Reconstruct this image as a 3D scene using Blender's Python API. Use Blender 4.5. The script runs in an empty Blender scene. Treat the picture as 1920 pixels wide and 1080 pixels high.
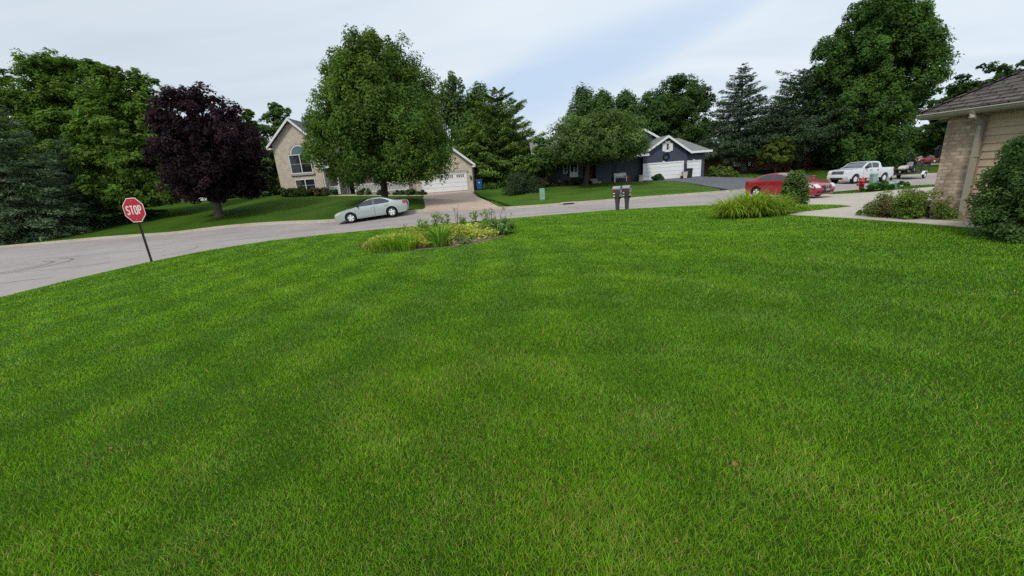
import bpy, bmesh, math, random
import numpy as np
from mathutils import Vector, Matrix
from mathutils.geometry import delaunay_2d_cdt
rng = np.random.default_rng(7)
random.seed(7)
S = bpy.context.scene
COL = S.collection
PI = math.pi
rad = math.radians

# ------------------------------------------------------------------ camera
FPX, PITCH, ROLL, CZ = 760.0, rad(15.57), rad(4.31), 2.35
cF = np.array([0, math.cos(PITCH), -math.sin(PITCH)])
cR0 = np.array([1.0, 0, 0]); cU0 = np.array([0, math.sin(PITCH), math.cos(PITCH)])
cR = cR0*math.cos(ROLL) - cU0*math.sin(ROLL)
cU = cU0*math.cos(ROLL) + cR0*math.sin(ROLL)
def ray(px, py): return cF + (px-960)/FPX*cR - (py-540)/FPX*cU
def at(px, py, Y):
    d = ray(px, py); return d*(Y/d[1]) + np.array([0, 0, CZ])
def gz(px, py, z):
    d = ray(px, py); return d*((z-CZ)/d[2]) + np.array([0, 0, CZ])
cam = bpy.data.cameras.new('camera')
cam.sensor_width = 36.0; cam.lens = FPX/1920*36.0
cam.clip_start = 0.05; cam.clip_end = 6000
camo = bpy.data.objects.new('camera', cam); COL.objects.link(camo)
M = Matrix.Identity(4)
for i in range(3):
    M[i][0] = cR[i]; M[i][1] = cU[i]; M[i][2] = -cF[i]
M[2][3] = CZ
camo.matrix_world = M
S.camera = camo

# ------------------------------------------------------------------ terrain height
CP = [(0,-15,.8),(-12,-12,.2),(14,-12,.75),(0,0,.62),(0,3,.57),(3,3,.58),(-4,3,.5),(0,6,.5),(5,6,.5),(-5,6,.42),(0,10,.34),(-5,10,.28),
      (5,10,.36),(8.5,7.4,.43),(10.2,8.6,.42),(10.3,10.3,.34),(10.4,12.1,.26),(10,13.8,.2),(10.8,9,.44),(11,11,.36),(11.3,12.4,.3),(13,10,.45),
      (13,4,.5),(-10,4,.2),(-10,11,.1),(-14,12,0),(-14,5,0),(-14,-5,0),(0,15,.18),(-5,15,.13),(5,15,.16),(-10,17,.03),(0,20,.05),(6,20,.06),
      (8.7,14.3,.17),(12,16,.18),(14,18,.08),(12,20.3,.02),(-20,5,0),(-20,15,0),(-30,10,0),(-25,25,0),(-15,24,0),(-5,25,0),(5,25,0),(13,25,-.02),
      (-36,29.5,0),(-24,29.7,0),(-12,30,0),(0,30,0),(8,30,0),(14,29.6,0),(18.5,22.3,-.08),(24,23,-.1),(20,25,-.1),(25,25.2,-.15),(16,22,0),
      (40,25,-.8),(60,20,-1),(60,45,-2.2),(-50,45,1.6),(-60,30,.5),(-45,36,.6)]
for px, py, Y in [(835,361,47),(722,375,34),(529,367,45),(612,365,45),(410,405,33.5),(60,450,32.5),(240,418,38),(300,388,46),(1215,338,48),
                  (1314,331.5,48),(1098,348,42),(1010,350,46.5),(980,362,41),(1017,375,34),(1405,334,46),(1415,346,37),(1330,349,38),
                  (1540,318.5,60),(1380,325,57),(1452,328,51),(1601,343,38),(1656,339,39.4),(1725,333,41.3),(1740,306.5,83),(1720,326,46),
                  (1720,313,66),(1600,310,55),(700,372,38),(760,372,41),(600,372,42),(880,372,40),(870,358.5,47),(120,400,52)]:
    q = at(px, py, Y); CP.append((q[0], q[1], q[2]-.1))
CP += [(-20,70,2.2),(10,75,1.2),(30,80,0),(-60,90,2.5),(0,140,1.5),(70,110,-3),(150,60,-4),(-150,60,2),(-100,-60,0),(100,-60,0),(0,-90,.6),(110,150,-3),(-110,150,2)]
CP = np.array(CP, float)
def _phi(d2): return np.sqrt(d2+4.0)
_A = _phi(((CP[:, None, :2]-CP[None, :, :2])**2).sum(-1)) - 0.25*np.eye(len(CP))
_n = len(CP)
_B = np.zeros((_n+1, _n+1)); _B[:_n, :_n] = _A; _B[_n, :_n] = 1; _B[:_n, _n] = 1
_w = np.linalg.solve(_B, np.append(CP[:, 2], 0))
def HH(x, y):
    x = np.atleast_1d(np.asarray(x, float)); y = np.atleast_1d(np.asarray(y, float))
    out = np.empty(x.shape)
    xf, yf, of = x.ravel(), y.ravel(), out.ravel()
    for i in range(0, len(xf), 40000):
        d2 = (xf[i:i+40000, None]-CP[None, :, 0])**2 + (yf[i:i+40000, None]-CP[None, :, 1])**2
        of[i:i+40000] = _phi(d2) @ _w[:_n] + _w[_n]
    r = np.sqrt(x**2+y**2)
    k = np.clip((r-170)/120, 0, 1)
    return np.clip(of.reshape(x.shape), -6, 4)*(1-k) + k*-2.0
def H(x, y): return float(HH(x, y)[0])
LAWN = 0.10

# ------------------------------------------------------------------ materials
def nmat(name):
    m = bpy.data.materials.new(name); m.use_nodes = True
    nt = m.node_tree; b = nt.nodes['Principled BSDF']
    return m, nt, b
def N(nt, typ, **kw):
    n = nt.nodes.new(typ)
    for k, v in kw.items():
        if k in n.inputs.keys(): n.inputs[k].default_value = v
        else: setattr(n, k, v)
    return n
def ramp(nt, src, stops):
    r = nt.nodes.new('ShaderNodeValToRGB')
    while len(r.color_ramp.elements) < len(stops): r.color_ramp.elements.new(0.5)
    for e, (p, c) in zip(r.color_ramp.elements, stops):
        e.position = p; e.color = (*c, 1)
    nt.links.new(src, r.inputs[0]); return r
def plain(name, col, rough=.6, spec=.4, metal=0, var=.12, scale=6, bump=0, coat=0):
    m, nt, b = nmat(name)
    b.inputs['Roughness'].default_value = rough; b.inputs['Specular IOR Level'].default_value = spec
    b.inputs['Metallic'].default_value = metal; b.inputs['Coat Weight'].default_value = coat
    b.inputs['Coat Roughness'].default_value = .06
    tc = N(nt, 'ShaderNodeTexCoord'); no = N(nt, 'ShaderNodeTexNoise', Scale=scale, Detail=6.0, Roughness=.65)
    nt.links.new(tc.outputs['Object'], no.inputs['Vector'])
    lo = tuple(c*(1-var) for c in col); hi = tuple(min(1, c*(1+var)) for c in col)
    r = ramp(nt, no.outputs['Fac'], [(.3, lo), (.7, hi)])
    nt.links.new(r.outputs[0], b.inputs['Base Color'])
    if bump:
        bp = N(nt, 'ShaderNodeBump', Strength=bump, Distance=.02)
        nt.links.new(no.outputs['Fac'], bp.inputs['Height']); nt.links.new(bp.outputs[0], b.inputs['Normal'])
    return m
def leafmat(name, rough=.6, trans=.42, spec=.1):
    m, nt, b = nmat(name)
    a = N(nt, 'ShaderNodeAttribute', attribute_name='tint')
    b.inputs['Roughness'].default_value = rough; b.inputs['Specular IOR Level'].default_value = spec
    nt.links.new(a.outputs['Color'], b.inputs['Base Color'])
    tr = N(nt, 'ShaderNodeBsdfTranslucent'); mx = N(nt, 'ShaderNodeMixShader'); mx.inputs[0].default_value = trans
    hs = N(nt, 'ShaderNodeHueSaturation', Saturation=1.1, Value=1.15)
    nt.links.new(a.outputs['Color'], hs.inputs['Color']); nt.links.new(hs.outputs[0], tr.inputs['Color'])
    nt.links.new(b.outputs[0], mx.inputs[1]); nt.links.new(tr.outputs[0], mx.inputs[2])
    nt.links.new(mx.outputs[0], nt.nodes['Material Output'].inputs['Surface'])
    return m
def multi_noise(name, stops, scales, rough=.9, bump=.3, bdist=.02, spec=.2):
    """ground material: blend of noises at several scales, object coordinates (metres)"""
    m, nt, b = nmat(name)
    b.inputs['Roughness'].default_value = rough; b.inputs['Specular IOR Level'].default_value = spec
    tc = N(nt, 'ShaderNodeTexCoord'); acc = None
    for s, wgt in scales:
        no = N(nt, 'ShaderNodeTexNoise', Scale=s, Detail=5.0, Roughness=.6)
        nt.links.new(tc.outputs['Object'], no.inputs['Vector'])
        mu = N(nt, 'ShaderNodeMath', operation='MULTIPLY'); mu.inputs[1].default_value = wgt
        nt.links.new(no.outputs['Fac'], mu.inputs[0])
        if acc is None: acc = mu
        else:
            ad = N(nt, 'ShaderNodeMath', operation='ADD')
            nt.links.new(acc.outputs[0], ad.inputs[0]); nt.links.new(mu.outputs[0], ad.inputs[1]); acc = ad
    r = ramp(nt, acc.outputs[0], stops)
    nt.links.new(r.outputs[0], b.inputs['Base Color'])
    fine = N(nt, 'ShaderNodeTexNoise', Scale=scales[-1][0]*1.3, Detail=4.0)
    nt.links.new(tc.outputs['Object'], fine.inputs['Vector'])
    bp = N(nt, 'ShaderNodeBump', Strength=bump, Distance=bdist)
    nt.links.new(fine.outputs['Fac'], bp.inputs['Height']); nt.links.new(bp.outputs[0], b.inputs['Normal'])
    return m
def brickmat(name, c1, c2, mortar, bw=.21, bh=.075, gap=.012, axis=0, bump=.5, var=.5, squash=1.0):
    m, nt, b = nmat(name)
    b.inputs['Roughness'].default_value = .9; b.inputs['Specular IOR Level'].default_value = .2
    tc = N(nt, 'ShaderNodeTexCoord'); sx = N(nt, 'ShaderNodeSeparateXYZ'); cx = N(nt, 'ShaderNodeCombineXYZ')
    nt.links.new(tc.outputs['Object'], sx.inputs[0])
    if axis == 2:   # both horizontal axes (roofs, corners)
        ad = N(nt, 'ShaderNodeMath', operation='ADD'); nt.links.new(sx.outputs[0], ad.inputs[0]); nt.links.new(sx.outputs[1], ad.inputs[1])
        nt.links.new(ad.outputs[0], cx.inputs[0])
    else: nt.links.new(sx.outputs[axis], cx.inputs[0])
    nt.links.new(sx.outputs[2], cx.inputs[1])
    br = N(nt, 'ShaderNodeTexBrick', Scale=1.0)
    br.inputs['Brick Width'].default_value = bw; br.inputs['Row Height'].default_value = bh
    br.inputs['Mortar Size'].default_value = gap; br.inputs['Mortar Smooth'].default_value = .3
    br.inputs['Color1'].default_value = (*c1, 1); br.inputs['Color2'].default_value = (*c2, 1); br.inputs['Mortar'].default_value = (*mortar, 1)
    nt.links.new(cx.outputs[0], br.inputs['Vector'])
    no = N(nt, 'ShaderNodeTexNoise', Scale=3.0, Detail=7.0, Roughness=.7); nt.links.new(tc.outputs['Object'], no.inputs['Vector'])
    r = ramp(nt, no.outputs['Fac'], [(.3, (1-var*.5,)*3), (.7, (1+var*.25,)*3)])
    mx = N(nt, 'ShaderNodeMixRGB', blend_type='MULTIPLY'); mx.inputs[0].default_value = 1
    nt.links.new(br.outputs['Color'], mx.inputs[1]); nt.links.new(r.outputs[0], mx.inputs[2])
    nt.links.new(mx.outputs[0], b.inputs['Base Color'])
    if bump:
        bp = N(nt, 'ShaderNodeBump', Strength=bump, Distance=.012, invert=True)
        nt.links.new(br.outputs['Fac'], bp.inputs['Height']); nt.links.new(bp.outputs[0], b.inputs['Normal'])
    return m
def glassmat(name, col=(.02, .024, .028), rough=.04):
    m, nt, b = nmat(name)
    b.inputs['Base Color'].default_value = (*col, 1); b.inputs['Roughness'].default_value = rough
    b.inputs['Specular IOR Level'].default_value = .6
    return m
MT = {}
MT['leaf'] = leafmat('leaf'); MT['needle'] = leafmat('needle', rough=.75, trans=.12, spec=.08)
MT['grass'] = leafmat('grass_blade', rough=.6, trans=.32, spec=.06)
MT['bark'] = plain('bark', (.07, .055, .045), .95, .1, var=.45, scale=9, bump=.8)
MT['greybark'] = plain('grey_bark', (.13, .11, .095), .95, .1, var=.4, scale=9, bump=.8)
MT['soil'] = multi_noise('soil', spec=.02, stops=[(.3, (.022, .05, .006)), (.6, (.03, .07, .007)), (.8, (.055, .07, .02))], scales=[(.25, .3), (3, .3), (40, .4)])
MT['ground'] = multi_noise('ground', spec=.02, stops=[(.35, (.06, .1, .018)), (.65, (.09, .15, .025))], scales=[(.1, .4), (1.2, .3), (14, .3)])
MT['mulch'] = multi_noise('mulch', [(.35, (.1, .075, .055)), (.5, (.22, .17, .13)), (.65, (.36, .3, .24))], [(2, .25), (30, .75)], bump=.9, bdist=.03)
MT['pebble'] = multi_noise('pebbles', [(.38, (.13, .1, .075)), (.5, (.28, .23, .18)), (.6, (.5, .44, .37))], [(4, .2), (22, .8)], bump=.9, bdist=.03)
MT['asphalt'] = multi_noise('worn_street', [(.32, (.25, .222, .21)), (.5, (.345, .308, .294)), (.68, (.435, .393, .376))], [(.3, .4), (2.2, .25), (45, .35)], bump=.35, bdist=.01)
MT['newasphalt'] = multi_noise('dark_asphalt', [(.35, (.1, .105, .12)), (.65, (.15, .155, .17))], [(.2, .4), (2, .25), (50, .35)], bump=.3, bdist=.01)
MT['concrete'] = multi_noise('concrete', [(.32, (.36, .31, .26)), (.5, (.45, .4, .34)), (.68, (.52, .47, .4))], [(.4, .4), (3, .3), (70, .3)], bump=.2, bdist=.006)
MT['pinkcrete'] = multi_noise('pinkish_concrete', [(.3, (.4, .3, .235)), (.5, (.5, .385, .31)), (.7, (.57, .45, .37))], [(.25, .5), (2, .3), (60, .2)], bump=.2, bdist=.006)
MT['kerb'] = multi_noise('kerb_concrete', [(.32, (.34, .29, .22)), (.5, (.46, .41, .33)), (.68, (.55, .5, .42))], [(.5, .4), (4, .3), (40, .3)], bump=.3, bdist=.01)
MT['crack'] = plain('tar_crack', (.2, .185, .178), .9, .1)
MT['white'] = plain('white_trim', (.72, .73, .74), .5, .4, var=.04)
MT['doorwhite'] = plain('white_door', (.76, .775, .79), .5, .4, var=.04, scale=2)
MT['glass'] = glassmat('window_glass'); MT['tealglass'] = glassmat('arched_glass', (.1, .19, .21), .25); MT['carglass'] = glassmat('car_glass', (.03, .035, .04), .05); MT['carglass'].node_tree.nodes['Principled BSDF'].inputs['Specular IOR Level'].default_value = .9
MT['windshield'] = glassmat('windshield_glass', (.1, .11, .12), .05); MT['windshield'].node_tree.nodes['Principled BSDF'].inputs['Specular IOR Level'].default_value = 1.0  # lighter base colour paints in part of the sky's reflection
MT['brick'] = brickmat('tan_brick', (.66, .545, .43), (.52, .425, .335), (.62, .57, .5))
MT['brickx'] = brickmat('weathered_tan_brick', (.66, .48, .36), (.4, .265, .19), (.42, .36, .29), axis=0, bw=.2, bh=.085, gap=.012, bump=1.0, var=.85)
MT['redbrick'] = brickmat('red_brick', (.42, .16, .095), (.34, .12, .075), (.3, .19, .15))
MT['shingle'] = brickmat('grey_shingle', (.14, .14, .145), (.1, .1, .105), (.05, .05, .05), bw=.3, bh=.11, gap=.008, axis=2)
MT['lightshingle'] = brickmat('light_grey_shingle', (.26, .265, .26), (.2, .205, .2), (.1, .1, .1), bw=.3, bh=.09, gap=.008, axis=2)
MT['brownshingle'] = brickmat('brown_shingle', (.165, .145, .132), (.115, .1, .092), (.02, .017, .016), bw=.33, bh=.085, gap=.012, axis=0, bump=1.0, var=.9)
MT['tanshingle'] = brickmat('tan_shingle', (.3, .26, .22), (.24, .2, .17), (.12, .1, .09), bw=.3, bh=.09, gap=.008, axis=2)
MT['navy'] = plain('navy_siding', (.048, .06, .092), .6, .35, var=.15, scale=3)
MT['tansiding'] = plain('tan_siding', (.48, .365, .255), .7, .3, var=.12, scale=2.5)
MT['taupe'] = plain('taupe_gutter', (.33, .3, .235), .5, .4, var=.08, scale=3)
MT['taupetrim'] = plain('tan_trim', (.34, .255, .185), .6, .3, var=.1, scale=3)
MT['beige'] = plain('beige_siding', (.42, .36, .29), .8, .2)
MT['dark'] = plain('dark_void', (.012, .012, .013), .8, .1)
MT['black'] = plain('black_metal', (.018, .018, .02), .45, .4)
MT['post'] = plain('rusty_post', (.055, .042, .034), .7, .3, var=.4, scale=20)
MT['signred'] = plain('sign_red', (.42, .012, .025), .45, .4, var=.05)
MT['signwhite'] = plain('sign_white', (.74, .72, .7), .45, .4, var=.03)
MT['rubber'] = plain('tyre_rubber', (.016, .016, .017), .85, .2)
MT['rim'] = plain('silver_rim', (.8, .81, .83), .35, .5, metal=.2, var=.03)
MT['silver'] = plain('silver_green_paint', (.42, .475, .465), .25, .5, metal=.3, var=.03, coat=.7)
MT['carred'] = plain('red_paint', (.33, .012, .022), .3, .5, metal=.15, var=.04, coat=.8)
MT['carwhite'] = plain('white_paint', (.66, .69, .73), .3, .5, var=.02, coat=.6)
MT['chrome'] = plain('chrome', (.6, .61, .63), .18, .5, metal=.9, var=.02)
MT['lamp'] = plain('clear_lens', (.6, .62, .64), .12, .6, var=.1, scale=20)
MT['amberlamp'] = plain('yellowed_lens', (.62, .55, .4), .15, .6, var=.1, scale=20)
MT['taillamp'] = plain('red_lens', (.4, .015, .03), .15, .6, var=.1, scale=20)
MT['hydrant'] = plain('faded_red_paint', (.42, .035, .035), .5, .4, var=.25, scale=14)
MT['utility'] = plain('utility_green', (.23, .42, .31), .5, .4, var=.08, scale=8)
MT['utilgrey'] = plain('pale_utility_green', (.24, .38, .32), .5, .4, var=.1, scale=8)
MT['mailbox'] = plain('charcoal_plastic', (.062, .058, .06), .5, .4, var=.15, scale=12)
MT['mailplate'] = plain('grey_plate', (.3, .3, .31), .4, .5, var=.1, scale=14)
MT['blue'] = plain('blue_plastic', (.015, .085, .26), .5, .4, var=.1)
MT['wood'] = plain('brown_wood', (.22, .085, .035), .55, .3, var=.25, scale=8)
MT['bench'] = plain('white_bench', (.74, .76, .78), .5, .4, var=.03)
MT['stone'] = plain('stone_block', (.4, .37, .33), .9, .2, var=.3, scale=7, bump=.5)
MT['terracotta'] = plain('terracotta', (.22, .06, .04), .8, .2)
MT['lamp_brown'] = plain('bronze_lantern', (.12, .055, .035), .5, .4)
MT['beigeplastic'] = plain('beige_hood', (.5, .47, .4), .45, .4, var=.06)
MT['seat'] = plain('grey_cover', (.3, .29, .3), .8, .2, var=.2)

# ------------------------------------------------------------------ mesh helpers
def link(o, parent=None):
    COL.objects.link(o)
    if parent is not None: o.parent = parent
    return o
def npmesh(name, V, F, mat, parent=None, tint=None, smooth=False, shift=None):
    """V (n,3), F (m,k) all faces with k corners"""
    me = bpy.data.meshes.new(name)
    V = np.asarray(V, np.float32); F = np.asarray(F, np.int32)
    if shift is not None: V = V - np.asarray(shift, np.float32)
    k = F.shape[1]
    me.vertices.add(len(V)); me.vertices.foreach_set('co', V.ravel())
    me.loops.add(F.size); me.loops.foreach_set('vertex_index', F.ravel())
    me.polygons.add(len(F)); me.polygons.foreach_set('loop_start', np.arange(0, F.size, k, dtype=np.int32))
    if smooth: me.polygons.foreach_set('use_smooth', np.ones(len(F), bool))
    if tint is not None:
        a = me.attributes.new('tint', 'FLOAT_COLOR', 'POINT')
        c = np.ones((len(V), 4), np.float32); c[:, :3] = tint
        a.data.foreach_set('color', c.ravel())
    me.update(calc_edges=True); me.validate()
    me.materials.append(mat)
    o = bpy.data.objects.new(name, me)
    return link(o, parent)
class MB:
    def __init__(s): s.v = []; s.f = []
    def add(s, v, f):
        k = len(s.v); s.v += [tuple(map(float, q)) for q in v]; s.f += [tuple(i+k for i in q) for q in f]; return s
    def box(s, x0, x1, y0, y1, z0, z1):
        return s.add([(x0,y0,z0),(x1,y0,z0),(x1,y1,z0),(x0,y1,z0),(x0,y0,z1),(x1,y0,z1),(x1,y1,z1),(x0,y1,z1)],
                     [(0,3,2,1),(4,5,6,7),(0,1,5,4),(1,2,6,5),(2,3,7,6),(3,0,4,7)])
    def bar(s, a, b, w, h=None, up=(0, 0, 1)):
        a = np.array(a, float); b = np.array(b, float); d = b-a; d /= np.linalg.norm(d)
        up = np.array(up, float)
        if abs(d@up) > .95: up = np.array([1., 0, 0])
        r = np.cross(d, up); r /= np.linalg.norm(r); u = np.cross(r, d); h = h or w
        c = [(-1,-1),(1,-1),(1,1),(-1,1)]
        return s.add([p + r*w/2*i + u*h/2*j for p in (a, b) for i, j in c], [(0,1,2,3),(7,6,5,4),(0,4,5,1),(1,5,6,2),(2,6,7,3),(3,7,4,0)])
    def prism(s, poly, d):
        """poly: planar list of 3D points; d: extrusion vector"""
        n = len(poly); d = np.array(d, float); P = [np.array(p, float) for p in poly]
        return s.add(P + [p+d for p in P], [tuple(range(n))[::-1], tuple(range(n, 2*n))] + [(i, (i+1) % n, (i+1) % n+n, i+n) for i in range(n)])
    def tube(s, pts, radii, n=7, cap=True):
        pts = [np.array(p, float) for p in pts]; rings = []
        for i, p in enumerate(pts):
            d = pts[min(i+1, len(pts)-1)] - pts[max(i-1, 0)]; d = d/(np.linalg.norm(d)+1e-9)
            up = np.array([0, 0, 1.]) if abs(d[2]) < .9 else np.array([1., 0, 0])
            r = np.cross(d, up); r /= np.linalg.norm(r); u = np.cross(r, d)
            rr = radii[i] if hasattr(radii, '__len__') else radii
            rings.append([p + rr*(math.cos(2*PI*k/n)*r + math.sin(2*PI*k/n)*u) for k in range(n)])
        f = []
        for i in range(len(pts)-1):
            for k in range(n): f.append((i*n+k, i*n+(k+1) % n, (i+1)*n+(k+1) % n, (i+1)*n+k))
        if cap: f += [tuple(range(n))[::-1], tuple(range((len(pts)-1)*n, len(pts)*n))]
        return s.add([q for r in rings for q in r], f)
    def lathe(s, prof, n=16, c=(0, 0, 0), axis='z'):
        v = []
        for r, z in prof:
            for k in range(n):
                a = 2*PI*k/n; x, y = r*math.cos(a), r*math.sin(a)
                q = (x, y, z) if axis == 'z' else (x, z, y)
                v.append((q[0]+c[0], q[1]+c[1], q[2]+c[2]))
        f = []
        for i in range(len(prof)-1):
            for k in range(n):
                q = (i*n+k, i*n+(k+1) % n, (i+1)*n+(k+1) % n, (i+1)*n+k)
                f.append(q if axis == 'z' else q[::-1])
        return s.add(v, f)
    def build(s, name, mat, parent=None, smooth=False, world=False, bevel=0):
        me = bpy.data.meshes.new(name)
        v = s.v
        if world and parent is not None:
            L = parent
            off = np.zeros(3)
            while L is not None: off += np.array(L.location); L = L.parent
            v = [tuple(np.array(q)-off) for q in v]
        me.from_pydata(v, [], s.f); me.materials.append(mat)
        bm = bmesh.new(); bm.from_mesh(me)
        bmesh.ops.recalc_face_normals(bm, faces=bm.faces)
        bm.to_mesh(me); bm.free()
        if smooth: me.polygons.foreach_set('use_smooth', [True]*len(me.polygons))
        o = link(bpy.data.objects.new(name, me), parent)
        if bevel:
            md = o.modifiers.new('bevel', 'BEVEL'); md.width = bevel; md.segments = 2; md.limit_method = 'ANGLE'
        return o
def tag(o, label=None, cat=None, group=None, kind=None):
    if label: o['label'] = label
    if cat: o['category'] = cat
    if group: o['group'] = group
    if kind: o['kind'] = kind
    return o
def thing(name, loc, label, cat, group=None, rz=0, ry=0, rx=0):
    o = bpy.data.objects.new(name, None); o.empty_display_size = .2
    o.location = tuple(float(q) for q in loc); o.rotation_euler = (rx, ry, rz)
    COL.objects.link(o)
    return tag(o, label, cat, group)
def inside(x, y, poly):
    r = np.zeros(x.shape, bool); n = len(poly); j = n-1
    for i in range(n):
        xi, yi = poly[i][:2]; xj, yj = poly[j][:2]
        c = ((yi > y) != (yj > y)) & (x < (xj-xi)*(y-yi)/(yj-yi+1e-12)+xi)
        r ^= c; j = i
    return r
def dens(poly, step, closed=True):
    out = []; n = len(poly)
    for i in range(n if closed else n-1):
        a = np.array(poly[i][:2], float); b = np.array(poly[(i+1) % n][:2], float)
        k = max(1, int(np.linalg.norm(b-a)/step))
        for t in range(k): out.append(a+(b-a)*t/k)
    if not closed: out.append(np.array(poly[-1][:2], float))
    return out
def smoothline(pts, it=2):
    p = [np.array(q[:2], float) for q in pts]
    for _ in range(it):
        q = [p[0]]
        for a, b in zip(p[:-1], p[1:]): q += [a*.75+b*.25, a*.25+b*.75]
        p = q+[p[-1]]
    return p
def region(name, poly, off, mat, step=1.0, kind='structure', skirt=.16, hfun=HH):
    """draped sheet over the terrain"""
    e = dens(poly, step); ne = len(e)
    P = np.array(e)
    x0, y0 = P.min(0); x1, y1 = P.max(0)
    gx, gy = np.meshgrid(np.arange(x0, x1, step), np.arange(y0, y1, step)); gx = gx.ravel()+.013; gy = gy.ravel()+.017
    k = inside(gx, gy, e); gx, gy = gx[k], gy[k]
    d = np.full(len(gx), 1e9)
    for q in e: d = np.minimum(d, (gx-q[0])**2+(gy-q[1])**2)
    k = d > (step*.35)**2; gx, gy = gx[k], gy[k]
    vs = [Vector((float(q[0]), float(q[1]))) for q in e] + [Vector((float(a), float(b))) for a, b in zip(gx, gy)]
    r = delaunay_2d_cdt(vs, [(i, (i+1) % ne) for i in range(ne)], [], 1, 1e-5)
    V2 = np.array([[q.x, q.y] for q in r[0]]); F = [f for f in r[2]]
    z = hfun(V2[:, 0], V2[:, 1])+off
    m = MB(); m.add(np.column_stack([V2, z]), F)
    if skirt:
        ez = hfun(P[:, 0], P[:, 1])+off
        top = np.column_stack([P, ez]); bot = top-[0, 0, skirt]
        m.add(np.vstack([top, bot]), [(i, i+ne, (i+1) % ne+ne, (i+1) % ne) for i in range(ne)])
    o = m.build(name, mat, smooth=False)
    if kind: o['kind'] = kind
    return o
def ribbon(name, line, w, off, mat, kind='structure', h=0, step=.8, sidez=0):
    p = dens(line, step, closed=False); P = np.array(p); n = len(P)
    T = np.gradient(P, axis=0); T /= np.linalg.norm(T, axis=1)[:, None]; Nn = np.column_stack([-T[:, 1], T[:, 0]])
    A = P+Nn*w/2; B = P-Nn*w/2
    za = HH(A[:, 0], A[:, 1])+off; zb = HH(B[:, 0], B[:, 1])+off
    m = MB()
    a = np.column_stack([A, za]); b = np.column_stack([B, zb])
    if h == 0: m.add(np.vstack([a, b]), [(i, i+1, n+i+1, n+i) for i in range(n-1)])
    else:
        lo = [0, 0, h]
        m.add(np.vstack([a, b, b-lo, a-lo]), [(j*n+i, j*n+i+1, ((j+1) % 4)*n+i+1, ((j+1) % 4)*n+i) for i in range(n-1) for j in range(4)] + [(0, n, 2*n, 3*n), (n-1, 4*n-1, 3*n-1, 2*n-1)])
    o = m.build(name, mat)
    if kind: o['kind'] = kind
    return o

# ================================================================== SETTING
gm = MB()
def axis_pts(a, b, fine0, fine1, s):
    r = list(np.arange(fine0, fine1+.1, s)); lo, hi = fine0, fine1; st = s
    while lo > a: st *= 1.5; lo -= st; r.insert(0, lo)
    st = s
    while hi < b: st *= 1.5; hi += st; r.append(hi)
    return np.array(r)
ax = axis_pts(-2500, 2500, -70, 90, 2.0); ay = axis_pts(-2500, 3000, -20, 120, 2.0)
GX, GY = np.meshgrid(ax, ay); GZ = HH(GX, GY)-.12
nx, ny = len(ax), len(ay)
npmesh('ground', np.column_stack([GX.ravel(), GY.ravel(), GZ.ravel()]),
       [(j*nx+i, j*nx+i+1, (j+1)*nx+i+1, (j+1)*nx+i) for j in range(ny-1) for i in range(nx-1)], MT['ground'])['kind'] = 'structure'

far_kerb = smoothline([(-46,29.5),(-30,29.7),(-20,29.9),(-10,30.2),(0,30.3),(7,30.3),(12.5,29.9),(16.5,30.6),(20,33),(24,36.8),(29,40.0),(36,42.6),(50,47),(75,55)])
near_l = [(-14.3,-16),(-14.35,8),(-14.35,11.2),(-14.45,13),(-14.2,15.8),(-13.4,18.3),(-11.8,20.3),(-9.4,21.3),(-7.4,21.7),(0,21.95),(5.8,22.3),(9,21.7),(11.6,20.7)]
near_r = smoothline([(18.2,24.2),(21,24.9),(24.6,25.1),(32,28),(45,33),(75,43)])
street = [tuple(q) for q in far_kerb] + [tuple(q) for q in near_r[::-1]] + near_l[::-1] + [(-46,-16)]
region('street', street, .0, MT['asphalt'], 1.2, skirt=0)
ribbon('kerb', far_kerb, .16, LAWN+.012, MT['kerb'], h=.14)
gut = [q+np.array([0, -.32]) if q[0] < 14 else q+np.array([.22, -.24]) for q in far_kerb]
ribbon('gutter', gut, .44, .006, MT['kerb'])
nk = [(11.3,20.85),(9,21.85),(5.8,22.45),(0,22.1),(-7.4,21.85),(-9.5,21.45),(-12,20.45),(-13.6,18.4),(-14.4,15.85),(-14.65,13),(-14.55,8),(-14.5,-16)]
ribbon('kerb', nk, .3, .03, MT['kerb'], h=.05)
# cracks and marks in the street
for k, line in enumerate([[(-34,26.2),(-26,26.0),(-19,26.4),(-12,26.3)],[(-24,20.5),(-19,20.7),(-16,22.2),(-13,23.4)],[(-11,27.2),(-4,27.0),(3,27.3),(11,26.6)],
                          [(-9,24.4),(-2,24.7),(4,24.4),(12,24.3)],[(-20,16.4),(-18.3,16.6),(-17,17.3)],[(-19,14),(-17.6,14.2),(-16.4,14.5)],[(3.2,28.6),(4.2,27.6),(4.6,26.0)],[(24,30),(30,32.6),(36,35)],
                          [(-31,28.2),(-28,28.1),(-25,28.3)],[(-15.4,18.2),(-15.2,19.6),(-15.9,21)]]):
    L = smoothline(line, 2); L = [q+rng.normal(0, .05, 2) for q in L]
    ribbon('street_crack', L, .05 if k % 2 else .035, .0045, MT['crack'], step=.4)
for rr in (1.7, 2.3):
    ribbon('tyre_mark', [(-22.4+rr*math.cos(a), 17.6+rr*1.1*math.sin(a)) for a in np.linspace(-1.3, 1.5, 14)], .13, .0042, MT['crack'], step=.5)

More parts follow.
